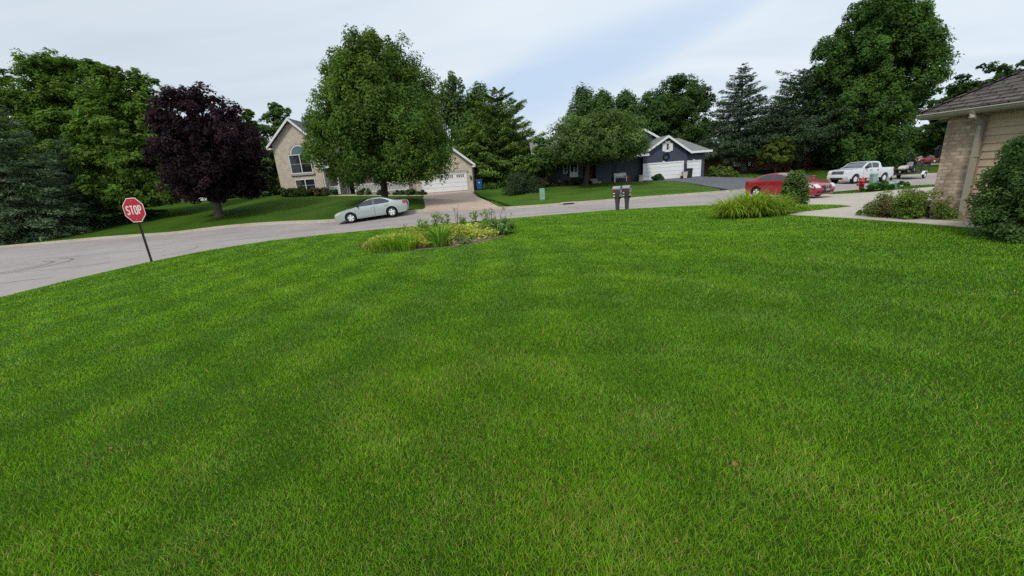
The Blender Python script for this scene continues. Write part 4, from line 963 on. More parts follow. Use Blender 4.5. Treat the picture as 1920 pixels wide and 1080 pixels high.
garage_door(h1, -9.1, -4.2, 1.07, 2.88, 47)
m = MB(); m.box(-9.4, -3.9, 46.9, 46.998, 3.03, 3.25); m.build('lintel', MT['stone'], h1, world=True)
def lantern(parent, x, y, z, s=1.0):
    m = MB(); m.lathe([(0,-.2),(.05,-.17),(.09,-.08),(.12,.1),(.07,.17),(.02,.24),(0,.26)], 8, (x, y-.14, z)); m.box(x-.05, x+.05, y-.05, y-.001, z-.25, z+.1); m.bar((x,y-.03,z-.2),(x,y-.14,z-.2),.03)
    m.build('wall_lantern', MT['lamp_brown'], parent, world=True)
q = at(883,333,47); lantern(h1, q[0], 47, q[2])

# ---- navy house
h2 = thing('navy_house', (14, 47, .6), 'navy blue sided house with white garage doors and white gable trim', 'house')
zg = .5; px0, px1, pkx = 15.95, 21.0, 18.65; ze, zp = 3.5, 5.15
def gspan(z):
    if z <= ze: return (px0, px1)
    k = (z-ze)/(zp-ze); return (px0+(pkx-px0)*k, px1+(pkx-px1)*k)
m = MB(); m.prism([(px0,48.02,.1),(px1,48.02,.1),(px1,48.02,ze),(pkx,48.02,zp),(px0,48.02,ze)], (0, 7, 0)); m.build('wall', MT['navy'], h2, world=True)
lap_siding(h2, 'siding', MT['navy'], 48.02, .55, zp-.02, gspan, .19)
m = MB(); m.box(px1, 23.15, 48.35, 54, .1, 3.3); m.build('wall', MT['navy'], h2, world=True)
lap_siding(h2, 'siding', MT['navy'], 48.35, .55, 3.3, lambda z: (px1+.002, 23.15), .19)
m = MB(); slope_roof(m, px0-.35, pkx, 47.6, 54, ze-.2, zp+.04); slope_roof(m, px1+.3, pkx, 47.6, 54, ze-.2, zp+.04)
m.prism([(21.3,47.75,3.32),(23.6,47.75,3.32),(21.2,51,5.0),(19.6,51,5.0)], (0,0,.1))      # front slope of the hip
m.prism([(23.6,47.75,3.32),(23.6,55,3.32),(21.2,51.6,5.0),(21.2,51,5.0)], (0,0,.1))
m.prism([(3.3,45.9,3.35),(15.95,45.9,3.35),(15.95,50.5,5.7),(3.3,50.5,5.7)], (0,0,.12)); m.prism([(3.3,55,3.35),(15.95,55,3.35),(15.95,50.5,5.7),(3.3,50.5,5.7)], (0,0,.12))
m.prism([(13.6,51.3,4.2),(13.6,57,4.2),(17.1,57,6.45),(17.1,51.3,6.45)], (0,0,.12)); m.prism([(20.9,51.3,4.2),(20.9,57,4.2),(17.1,57,6.45),(17.1,51.3,6.45)], (0,0,.12))
m.build('roof', MT['lightshingle'], h2, world=True)
m = MB(); m.prism([(14.3,51.62,4.0),(20.4,51.62,4.0),(17.1,51.62,6.35)], (0, 5, 0)); m.build('gable_wall', MT['navy'], h2, world=True)
m = MB()
for (xe, z_, xr, zr, y) in [(px0-.4,ze-.25,pkx,zp+.02,47.6),(px1+.35,ze-.25,pkx,zp+.02,47.6),(13.5,4.1,17.1,6.4,51.3),(21.0,4.1,17.1,6.4,51.3)]:
    m.prism([(xe,y-.05,z_-.1),(xr,y-.05,zr-.1),(xr,y-.05,zr+.16),(xe,y-.05,z_+.16)], (0, .046, 0))
m.box(21.36, 23.68, 47.62, 47.748, 3.22, 3.44); m.box(23.602, 23.68, 47.75, 55, 3.22, 3.44)
m.box(3.2, 15.9, 45.78, 45.898, 3.26, 3.48)
m.build('rake_board', MT['white'], h2, world=True)
garage_door(h2, 16.1, 20.45, .6, 2.32, 47.985, trim=.16, lights=False, keystone=True)
garage_door(h2, 21.15, 22.6, .6, 2.3, 48.315, trim=.15, lights=False, keystone=True)
w = part_window(h2, 18.48, 18.92, 3.7, 4.55, 47.98, 0, rail=True, fw=.09)
m = MB(); m.box(18.35, 19.05, 47.9, 47.985, 3.56, 3.698); m.box(18.38, 19.02, 47.9, 47.985, 4.552, 4.72); m.build('window_sill', MT['white'], h2, world=True)
for a in (18.12, 18.95): 
    m = MB(); m.box(a, a+.33, 47.9, 47.985, 3.66, 4.5); m.build('shutter', MT['white'], h2, world=True)
m = MB()    # dark wreath ring over the door
pts = [(18.55+.34*math.cos(a), 47.88, 3.05+.34*math.sin(a)) for a in np.linspace(0, 2*PI, 25)]
m.tube(pts, .055, n=6, cap=False); m.build('gable_wreath', MT['dark'], h2, world=True)
lantern(h2, 20.82, 47.98, 2.1)
m = MB(); m.box(15.5, 15.92, 47.85, 48.3, .3, 1.25); m.build('stone_pier', MT['stone'], h2, world=True)
def mainwall(x0, x1, y, base=.4):
    m = MB(); m.box(x0, x1, y+.0, 54, base, 3.4); m.build('wall', MT['navy'], h2, world=True)
    lap_siding(h2, 'siding', MT['navy'], y, base+.1, 3.4, lambda z: (x0+.002, x1-.002), .19)
mainwall(3.7, 5.35, 46.4); mainwall(5.36, 8.9, 47.0); mainwall(8.9, 10.3, 48.6); mainwall(10.3, 12.0, 46.8); mainwall(12.0, 15.95, 48.7)
def wpx(xa, za, xb, zb_, Y): a = at(xa, za, Y); b2 = at(xb, zb_, Y); return a[0], b2[0], b2[2], a[2]
x0, x1, z0, z1 = wpx(1023,310,1032.5,322,46.37); part_window(h2, x0, x1, z0, z1+.3, 46.37, 0, rail=False, fw=.1)
x0, x1, z0, z1 = wpx(1055.5,309,1064.5,325,46.97); part_window(h2, x0, x1, z0, z1+.3, 46.97, 0, rail=False, fw=.1)
x0, x1, z0, z1 = wpx(1068,309,1084,323.5,46.7)
m = MB(); m.box(x0, x1, 46.7, 46.99, z0-.45, z1+.3); m.build('box_window', MT['white'], h2, world=True)
part_window(h2, x0, x1, z0, z1+.3, 46.698, 1, rail=False, fw=.1)
x0, x1, z0, z1 = wpx(1103,316,1112,333,48.5); m = MB(); m.box(x0, x1, 48.5, 48.57, z0, z1+.3); fd = m.build('front_door', MT['wood'], h2, world=True)
m = MB(); m.box(x1+.02, x1+.12, 48.48, 48.57, z0, z1+.3); m.box(x1+.32, x1+.42, 48.48, 48.57, z0, z1+.3); m.build('frame', MT['white'], fd, world=True)
m = MB(); a = at(1106,341,46); b2 = at(1128,341,46); m.box(a[0], b2[0], 46.0, 46.795, .3, .95); m.box(a[0]-.1, b2[0]-.3, 46.7, 48.55, .3, 1.25); m.build('entry_step', MT['stone'], h2, world=True)

# ---- red brick ranch house
h3 = thing('ranch_house', (40, 62, 0), 'low red brick house with tan roof half hidden by conifers', 'house')
a = at(1352,322,60); b2 = at(1549,317,60); zb3 = min(a[2], b2[2])-.6; xa, xb = a[0], b2[0]; zt3 = at(1450,291,60)[2]
m = MB(); m.box(xa, xb, 60, 70, zb3, zt3); m.build('wall', MT['redbrick'], h3, world=True)
zr = at(1420,250,65)[2]
m = MB(); o_ = .5
m.prism([(xa-o_,59.5,zt3),(xb+o_,59.5,zt3),(xb-5,65,zr),(xa+5,65,zr)], (0,0,.15)); m.prism([(xa-o_,70.5,zt3),(xb+o_,70.5,zt3),(xb-5,65,zr),(xa+5,65,zr)], (0,0,.15))
m.prism([(xb+o_,59.5,zt3),(xb+o_,70.5,zt3),(xb-5,65,zr),(xb-5.02,65,zr)], (0,0,.15)); m.prism([(xa-o_,59.5,zt3),(xa-o_,70.5,zt3),(xa+5,65,zr),(xa+5.02,65,zr)], (0,0,.15))
m.build('roof', MT['tanshingle'], h3, world=True)
m = MB(); m.box(xa-o_-.02, xb+o_+.02, 59.38, 59.498, zt3-.15, zt3+.16); m.build('fascia', MT['taupe'], h3, world=True)
q = at(1442.5,258,64); m = MB(); m.tube([(q[0], 64, q[2]-.6), (q[0], 64, at(1443,248,64)[2])], .1, n=8); m.build('vent_pipe', MT['taupe'], h3, world=True)
a = at(1536.5,317.5,59.9); b2 = at(1544.5,298,59.9); m = MB(); m.box(a[0], b2[0], 59.86, 59.998, a[2], b2[2]); m.build('door', MT['beigeplastic'], h3, world=True)
a = at(1391,321,59.9); b2 = at(1402,303,59.9); m = MB(); m.box(a[0], b2[0], 59.9, 59.998, a[2], b2[2]); m.build('door', MT['utilgrey'], h3, world=True)
a = at(1404,315,59.9); b2 = at(1412,305,59.9); part_window(h3, a[0], b2[0], a[2], b2[2], 59.99, 0, rail=False)

# ---- pale house glimpsed behind the left trees
h4 = thing('beige_house', (-52, 52, 2), 'pale beige house glimpsed through the trees behind the blue green spruce', 'house')
m = MB(); m.box(-60, -37.5, 50, 60, .8, 6.6); m.build('wall', MT['beige'], h4, world=True)
m = MB(); m.prism([(-60.5,49.5,6.6),(-37,49.5,6.6),(-37,55,9.4),(-60.5,55,9.4)], (0,0,.15)); m.prism([(-60.5,60.5,6.6),(-37,60.5,6.6),(-37,55,9.4),(-60.5,55,9.4)], (0,0,.15)); m.build('roof', MT['shingle'], h4, world=True)
for k in range(4): part_window(h4, -57+k*5, -55.4+k*5, 3.2, 4.8, 49.99, 1)
m = MB(); m.box(-37.5, -32.5, 51, 58, .8, 3.6); m.build('wall', MT['taupe'], h4, world=True)
garage_door(h4, -36.9, -33.2, 1.4, 3.2, 50.99, lights=False)

# ---- corner of the near house (local x along the wall towards the camera, local y away from the lawn side)
wd = np.array([.14, -1.0]); wd /= np.linalg.norm(wd)      # along the wall
zb5 = .3
h5 = thing('tan_house', (11.2, 10.67, .06), 'near house corner with tan clapboards, weathered brick edge and brown shingle roof', 'house', rz=math.atan2(wd[1], wd[0]))
# local frame: +x runs towards the camera side, +y is to the right (into the house) since rotated -82 deg
m = MB(); m.box(0, .62, -.012, 6, zb5, 2.86); m.build('brick_wall', MT['brickx'], h5)
m = MB(); m.box(.8, 16, .05, 6, zb5, 2.9); m.build('wall', MT['tansiding'], h5)
m = MB(); z = zb5
while z < 2.8:
    m.add([(.8,.012,z),(16,.012,z),(16,.036,z+.172),(.8,.036,z+.172),(.8,.05,z),(16,.05,z),(16,.05,z+.172),(.8,.05,z+.172)], [(0,1,2,3),(0,4,5,1),(3,2,6,7),(0,3,7,4),(1,5,6,2)]); z += .172
m.build('clapboards', MT['tansiding'], h5)
m = MB(); m.box(.622, .798, -.0, .06, zb5, 2.8); m.build('corner_board', MT['taupetrim'], h5)
ov = .34
m = MB(); m.box(-ov+.06, 16, -ov+.02, .1, 2.865, 2.89); m.build('soffit', MT['taupetrim'], h5)
m = MB()    # gutter with a rolled lip
prof = [(-ov+.02,2.885),(-ov+.02,3.0),(-ov-.1,3.0),(-ov-.115,2.985),(-ov-.1,2.97),(-ov-.085,2.93),(-ov-.045,2.885)]
m.prism([(-ov-.06, y, z) for y, z in prof], (16.3, 0, 0)); m.build('gutter', MT['taupe'], h5)
m = MB(); m.box(-ov-.06, -ov+.058, -ov+.022, 6, 2.87, 2.99); m.build('fascia', MT['taupe'], h5)
pt = .61   # hip roof, pitch
m = MB(); e = 2.99; run = 4.6
m.prism([(-ov-.05,-ov-.03,e),(16,-ov-.03,e),(16,-ov+run,e+run*pt),(-ov-.05+run,-ov+run,e+run*pt)], (0,0,.05))
m.prism([(-ov-.05,-ov-.03,e-.002),(-ov-.05+run,-ov+run,e+run*pt-.002),(-ov-.05,2*run-ov,e-.002)], (0,0,.05))
roof5 = m.build('roof', MT['brownshingle'], h5)
m = MB()    # shingle courses, each lapping the one below
k = 0; dy = .13
while k*dy < run-.1:
    y0 = -ov-.03+k*dy; xs = -ov-.05+k*dy; z0 = e+.052+k*dy*pt; x = xs+.02
    while x < 9:
        w_ = random.uniform(.24, .42); d_ = random.choice((0, 0, .012, .02)); t_ = random.uniform(.011, .022)
        m.add([(x,y0-d_,z0-d_*pt),(x+w_-.006,y0-d_,z0-d_*pt),(x+w_-.006,y0+dy*1.05,z0+dy*1.05*pt-.004),(x,y0+dy*1.05,z0+dy*1.05*pt-.004),
               (x,y0-d_,z0-d_*pt+t_),(x+w_-.006,y0-d_,z0-d_*pt+t_),(x+w_-.006,y0+dy*1.05,z0+dy*1.05*pt+.002),(x,y0+dy*1.05,z0+dy*1.05*pt+.002)],
              [(0,1,5,4),(4,5,6,7),(0,4,7,3),(1,2,6,5)]); x += w_
    k += 1
m.build('shingles', MT['brownshingle'], roof5)
m = MB(); n = 26
for i in range(n):
    s0 = run*i/n; s1 = run*(i+1.25)/n
    m.bar((-ov-.05+s0,-ov-.03+s0,e+.075+s0*pt+.012), (-ov-.05+s1,-ov-.03+s1,e+.075+s1*pt), .17, .022)
m.build('ridge_cap', MT['brownshingle'], roof5)
m = MB(); m.tube([(.74,-ov-.06,2.93),(.74,-ov-.05,2.82),(.74,-.25,2.76),(.74,-.13,2.66)], .06, n=8); m.box(.70, .78, -.13, -.03, zb5+.12, 2.68); m.box(.70,.78,-.3,-.03,zb5+.05,zb5+.14)
for zc in (.9, 1.9): m.box(.68, .80, -.135, -.02, zc, zc+.03)
m.build('downspout', MT['taupe'], h5)
m = MB(); m.lathe([(0,-.16),(.05,-.13),(.075,.06),(.1,.075),(.03,.16),(0,.17)], 6, (-.16,.1,2.05)); m.box(-.1,-.001,.04,.16,1.95,2.2); m.bar((-.16,.1,2.2),(-.02,.1,2.16),.025)
m.build('wall_lantern', MT['black'], h5)

# ================================================================== VEHICLES
class Car:
    """closed shell lofted from a side outline (x forward, z up); width varies with x and z"""
    def __init__(s, outline, hw, zbelt, ztop, tumble, L, endround=.22, wheels=(), wr=.32, arch=.39, sill=.24, crown=.035, side_bulge=.06, endp=4):
        s.hw, s.zb, s.zt, s.tb, s.L, s.er, s.crown, s.sb, s.ep = hw, zbelt, ztop, tumble, L, endround, crown, side_bulge, endp
        s.wheels, s.wr, s.arch, s.sill = wheels, wr, arch, sill
        s.upper = [np.array(q, float) for q in outline]          # from front sill over the roof to rear sill
    def side(s, x, z):
        x = np.asarray(x, float); z = np.asarray(z, float)
        w = s.hw*(1-s.er*np.abs(x/(s.L/2))**s.ep)
        zl = np.clip((z-s.sill)/(s.zb-s.sill), 0, 1); w = w-s.sb*(zl-.55)**2*1.6
        return w-np.clip((z-s.zb)/(s.zt-s.zb), 0, 1.2)*s.tb
    def smooth_upper(s, n=110):
        P = smoothline(s.upper, 2); P = np.array(P); d = np.r_[0, np.cumsum(np.linalg.norm(np.diff(P, axis=0), axis=1))]
        t = np.linspace(0, d[-1], n); s.T = t; s.U = np.column_stack([np.interp(t, d, P[:, 0]), np.interp(t, d, P[:, 1])]); return s.U
    def pt(s, u, sx):
        """surface point over the top: u index along upper outline, sx in -1..1 across"""
        x = np.interp(u, np.arange(len(s.U)), s.U[:, 0]); z = np.interp(u, np.arange(len(s.U)), s.U[:, 1]); y = s.side(x, z)*sx
        e = np.clip((abs(x)/(s.L/2)-.8)/.2, 0, 1); k = (1-sx*sx)
        return np.array([x+np.sign(x)*e*k*.1, y, z+k*s.crown*(1-e)])
    def body(s, mat, parent):
        U = s.smooth_upper(); n = len(U)
        bot = []                                                   # bottom edge with wheel arches, rear to front
        for wx in sorted(s.wheels):
            da = math.acos(np.clip((s.sill-s.wr)/s.arch, -1, 1)); 
            for a in np.linspace(PI-(PI/2-da)-0.0, 0+(PI/2-da), 13): bot.append((wx+s.arch*math.cos(a), max(s.sill, s.wr+s.arch*math.sin(a))))
        out = [tuple(q) for q in U]+bot
        m = MB(); ns = 11; sl = np.sin(np.linspace(-PI/2, PI/2, ns))
        V = np.array([[s.pt(i, q) for q in sl] for i in range(n)]).reshape(-1, 3)
        m.add(V, [(i*ns+j, i*ns+j+1, (i+1)*ns+j+1, (i+1)*ns+j) for i in range(n-1) for j in range(ns-1)])
        B = np.array([U[-1]]+bot+[U[0]])
        yb = s.side(B[:, 0], B[:, 1]); nb = len(B)
        m.add(np.vstack([np.column_stack([B[:, 0], yb, B[:, 1]]), np.column_stack([B[:, 0], -yb, B[:, 1]])]), [(i, i+1, i+1+nb, i+nb) for i in range(nb-1)])
        for sg in (1, -1): m.add(*s.patch3(out, sg, 0.0, .09))
        o = m.build('body', mat, parent, smooth=True)
        bm = bmesh.new(); bm.from_mesh(o.data); bmesh.ops.remove_doubles(bm, verts=bm.verts, dist=.004)
        bmesh.ops.recalc_face_normals(bm, faces=bm.faces)
        for e in bm.edges:
            if len(e.link_faces) == 2 and e.calc_face_angle(0) > rad(62): e.smooth = False
        bm.to_mesh(o.data); bm.free(); return o
    def patch3(s, poly, sg, off, step):
        e = dens(poly, step); ne = len(e); P = np.array(e); x0, z0 = P.min(0); x1, z1 = P.max(0)
        gx, gz_ = np.meshgrid(np.arange(x0+step/2, x1, step), np.arange(z0+step/2, z1, step)); gx, gz_ = gx.ravel(), gz_.ravel()
        k = inside(gx, gz_, e); gx, gz_ = gx[k], gz_[k]; d = np.full(len(gx), 9.0)
        for q in e: d = np.minimum(d, (gx-q[0])**2+(gz_-q[1])**2)
        k = d > (step*.4)**2; gx, gz_ = gx[k], gz_[k]
        r = delaunay_2d_cdt([Vector(map(float, q)) for q in e]+[Vector((float(a), float(b))) for a, b in zip(gx, gz_)], [(i, (i+1) % ne) for i in range(ne)], [], 1, 1e-6)
        Q = np.array([[q.x, q.y] for q in r[0]])
        return np.column_stack([Q[:, 0], sg*(s.side(Q[:, 0], Q[:, 1])+off), Q[:, 1]]), [tuple(f) if sg < 0 else tuple(f)[::-1] for f in r[2]]
    def sidepatch(s, name, poly, mat, parent, off=.007, sides=(1, -1), step=.12):
        o = None
        for sg in sides:
            m = MB(); v, f = s.patch3(poly, sg, off, step); m.add(v, f); o = m.build(name, mat, parent, smooth=True)
        return o
    def toppatch(s, name, u0, u1, s0, s1, mat, parent, off=.008, nu=8, nsx=8, taper=0):
        us = np.linspace(u0, u1, nu); V = []
        for i, u in enumerate(us):
            tp = 1-taper*(i/(nu-1))
            for q in np.linspace(s0*tp, s1*tp, nsx):
                p = s.pt(u, q); a = s.pt(u+.3, q)-s.pt(u-.3, q); nrm = np.array([-a[2], 0, a[0]]); nrm /= np.linalg.norm(nrm)+1e-9
                V.append(p-nrm*off)
        m = MB(); m.add(V, [(i*nsx+j, i*nsx+j+1, (i+1)*nsx+j+1, (i+1)*nsx+j) for i in range(nu-1) for j in range(nsx-1)])
        return m.build(name, mat, parent, smooth=True)
    def uof(s, x=None, z=None, lo=0, hi=None):
        hi = hi or len(s.U); c = s.U[lo:hi]
        d = np.abs(c[:, 0]-x) if z is None else np.hypot(c[:, 0]-x, c[:, 1]-z)
        return lo+int(np.argmin(d))
def wheel(parent, x, y, r, w, sg, spokes=5, rimr=.66, rimmat='rim'):
    e = bpy.data.objects.new('wheel', None); e.empty_display_size = .1; e.location = (x, y, r); link(e, parent)
    m = MB(); m.lathe([(r*rimr*.98,-w/2*.9),(r*.86,-w/2),(r*.97,-w/2*.75),(r,-w/2*.4),(r,w/2*.4),(r*.97,w/2*.75),(r*.86,w/2),(r*rimr*.98,w/2*.9)], 28, axis='y'); m.build('tyre', MT['rubber'], e, smooth=True)
    m = MB(); m.lathe([(r*rimr,w/2*.9*sg),(r*rimr*.93,w/2*.9*sg),(r*rimr*.88,w/2*.4*sg)], 24, axis='y')
    for k in range(spokes):
        a = 2*PI*k/spokes+.3; c, s_ = math.cos(a), math.sin(a); wd_ = r*.2
        i0, i1 = r*.1, r*rimr*.95
        q = [(c*i0-s_*wd_, s_*i0+c*wd_), (c*i0+s_*wd_, s_*i0-c*wd_), (c*i1+s_*wd_*.75, s_*i1-c*wd_*.75), (c*i1-s_*wd_*.75, s_*i1+c*wd_*.75)]
        m.prism([(p[0], w/2*.72*sg, p[1]) for p in q], (0, w/2*.16*sg, 0))
    m.lathe([(0,w/2*.93*sg),(r*.14,w/2*.91*sg),(r*.16,w/2*.7*sg)], 12, axis='y'); m.build('rim', MT[rimmat], e, smooth=False)
    m = MB(); m.lathe([(0,w/2*.35*sg),(r*rimr*.95,w/2*.35*sg)], 20, axis='y'); m.build('brake_disc', MT['dark'], e)
    return e
def place_vehicle(name, label, cat, front, rear, wb, group=None, off=.005):
    """front / rear: plan positions of the axle centres"""
    f = np.array(front, float); r = np.array(rear, float); d = (f-r)/np.linalg.norm(f-r); c = (f+r)/2
    zf = H(*(c+d*wb/2))+off; zr = H(*(c-d*wb/2))+off
    return thing(name, (c[0], c[1], (zf+zr)/2), label, cat, group, rz=math.atan2(d[1], d[0]), ry=-math.atan2(zf-zr, wb))
def underbody(parent, xs0, xs1, hw, z0, z1):
    m = MB(); m.box(xs0, xs1, -hw, hw, z0, z1); m.build('underbody', MT['dark'], parent)
def sedan(root, paint, L, W, Ht, wb, wr, kind):
    h = L/2; b2 = wb/2
    ax_f, ax_r = b2, -b2
    if kind == 'silver':
        up = [(h-.1,.2),(h-.01,.34),(h,.54),(h-.04,.68),(h-.22,.77),(h-.8,.875),(1.0,.945),(.62,1.13),(.1,1.36),(-.35,1.415),(-.9,1.38),(-1.4,1.2),(-1.78,1.04),(-2.05,1.03),(-h+.08,1.0),(-h+.01,.88),(-h,.62),(-h+.02,.45),(-h+.12,.26)]
        zb = .93
    else:
        up = [(h-.14,.18),(h-.02,.32),(h,.5),(h-.05,.68),(h-.25,.8),(h-.8,.94),(1.08,1.03),(.62,1.23),(.05,1.43),(-.4,1.465),(-.95,1.42),(-1.42,1.26),(-1.75,1.11),(-2.0,1.1),(-h+.06,1.07),(-h+.01,.92),(-h,.62),(-h+.02,.45),(-h+.12,.26)]
        zb = 1.0
    c = Car(up, W/2, zb, Ht, .2, L, endround=.2, wheels=(ax_f, ax_r), wr=wr, arch=wr+.075, sill=.22, endp=4)
    body = c.body(paint, root)
    underbody(root, -h+.3, h-.3, W/2-.16, .2, .72)
    dz = zb-.93
    # glass
    fr = [(.98,.985+dz),(.58,1.16+dz*.95),(.2,1.3+dz*.9),(-.12,1.355+dz*.75),(-.2,1.36+dz*.75),(-.24,.985+dz)]
    rr = [(-.32,.985+dz),(-.29,1.36+dz*.75),(-.75,1.345+dz*.75),(-1.08,1.25+dz*.8),(-1.32,1.1+dz),(-1.28,1.01+dz)]
    for q in (fr, rr):
        c.sidepatch('side_window', q, MT['carglass'], root)
    for q in ([(-.25,.985+dz),(-.31,.985+dz),(-.28,1.36+dz*.75),(-.21,1.36+dz*.75)],): c.sidepatch('door_pillar', q, MT['black'] if kind == 'silver' else paint, root, off=.009)
    u0 = c.uof(.95, .99+dz); u1 = c.uof(.12, 1.34+dz)
    c.toppatch('windshield', u0, u1, -.9, .9, MT['windshield'], root)
    u2 = c.uof(-.98, 1.34+dz); u3 = c.uof(-1.66, 1.07+dz); c.toppatch('rear_window', u2, u3, -.88, .88, MT['carglass'], root)
    # shut lines
    for xx, z0, z1 in ((1.0,.34,zb+.03),(-.28,.3,zb+.03)):
        c.sidepatch('door_gap', [(xx-.008,z0),(xx+.008,z0),(xx+.008,z1),(xx-.008,z1)], MT['dark'], root, off=.003)
    xx = -1.12; c.sidepatch('door_gap', [(xx-.008,.72),(xx+.008,.72),(xx-.1,zb+.03),(xx-.116,zb+.03)], MT['dark'], root, off=.003)
    for xx in (-.12, -1.0):
        for sg in (1, -1):
            y = sg*(float(c.side(xx, zb-.1))+.018); m = MB(); m.box(xx-.11, xx+.07, min(y-.012*sg, y+.012*sg), max(y-.012*sg, y+.012*sg), zb-.12, zb-.085); m.build('handle', paint if kind != 'silver' else MT['silver'], root, bevel=.006)
    c.sidepatch('side_moulding', [(ax_r+wr+.12,.29),(ax_f-wr-.12,.29),(ax_f-wr-.12,.335),(ax_r+wr+.12,.335)], paint, root, off=.022)
    for sg in (1, -1):
        y = sg*(W/2-.03); m = MB(); m.box(.74, .86, min(y, y+.2*sg), max(y, y+.2*sg), zb+.06, zb+.2); m.build('mirror', MT['black'] if kind == 'silver' else paint, root, bevel=.03)
    # lamps
    lm = MT['amberlamp'] if kind == 'silver' else MT['lamp']; zz = .05 if kind == 'silver' else .06
    c.sidepatch('headlight', [(h-.1,.52+zz),(h-.09,.62+zz),(h-.3,.7+zz),(h-.52,.74+zz),(h-.45,.64+zz),(h-.3,.57+zz)], lm, root, off=.01)
    u0, u1 = c.uof(h-.015,.54+zz), c.uof(h-.2,.7+zz)
    for s0, s1 in ((.58,.99),(-.99,-.58)): c.toppatch('headlight', u0, u1, s0, s1, lm, root, off=.012, nu=5)
    c.sidepatch('tail_light', [(-h+.03,.72+zz),(-h+.06,.93+zz),(-h+.22,.95+zz),(-h+.3,.87+zz),(-h+.2,.74+zz)], MT['taillamp'], root, off=.01)
    u0, u1 = c.uof(-h+.05,.95+zz, lo=60), c.uof(-h,.72+zz, lo=60)
    for s0, s1 in ((.6,.99),(-.99,-.6)): c.toppatch('tail_light', u0, u1, s0, s1, MT['taillamp'], root, off=.012, nu=5)
    u0, u1 = c.uof(h, .5), c.uof(h-.03, .62+zz); c.toppatch('grille', u0, u1, -.42, .42, MT['black'], root, off=.012, nu=5)
    if kind != 'silver':
        m = MB(); p = c.pt((u0+u1)/2, 0); m.lathe([(.055,0),(.07,.012),(.085,0)], 18); 
        m.v = [(p[0]+.02+q[2], q[0]*1.3, p[2]+.02+q[1]) for q in m.v]; m.build('badge', MT['chrome'], root)
    u0, u1 = c.uof(h-.06, .25), c.uof(h-.005, .4); c.toppatch('bumper_intake', u0, u1, -.5, .5, MT['black'], root, off=.01, nu=4)
    for sg in (-1, 1): c.toppatch('fog_recess', u0+.6, u1, sg*.62, sg*.84, MT['black'], root, off=.01, nu=4)
    p = c.pt(c.uof(h, .46), 0); m = MB(); m.box(p[0]+.012, p[0]+.03, -.17, .17, .39, .53); pl = m.build('licence_plate', MT['black'], root)
    m = MB(); m.box(p[0]+.031, p[0]+.034, -.145, .145, .41, .51); m.build('plate_face', MT['mailplate'], pl)
    for wx in (ax_f, ax_r):
        for sg in (1, -1): wheel(root, wx, sg*(W/2-.13), wr, .2, sg)
    return c
t = place_vehicle('parked_sedan', 'silver grey four door sedan parked at the kerb beneath the maple', 'car', (-10.62, 28.75), (-7.9, 29.15), 2.74)
sedan(t, MT['silver'], 4.86, 1.79, 1.40, 2.74, .33, 'silver')
hd = np.array([.279, -.96]); c0 = np.array([15.05, 21.05])+np.array([.96, .279])*.72
t = place_vehicle('parked_sedan', 'red four door sedan standing on the concrete driveway behind the young shrub', 'car', c0, c0-hd*2.6, 2.6, off=LAWN)
sedan(t, MT['carred'], 4.54, 1.76, 1.465, 2.6, .33, 'red'); t.scale = (.93, .93, .88)

# far red coupe, mostly behind the brick corner
q = at(1731,306,83); t = place_vehicle('parked_coupe', 'distant low red coupe on the far road beside the brick corner', 'car', (q[0]-1.2, 83), (q[0]+1.4, 83.2), 2.6)
t.location.z = at(1740,305.5,83)[2]; sedan(t, MT['carred'], 4.6, 1.85, 1.30, 2.7, .34, 'coupe')
ribbon('far_road', [(q[0]-30, 82.5), (q[0]-8, 83), (q[0]+30, 84)], 7.5, at(1740,306,83)[2]-H(q[0], 83)-.02, MT['asphalt'], h=.3)

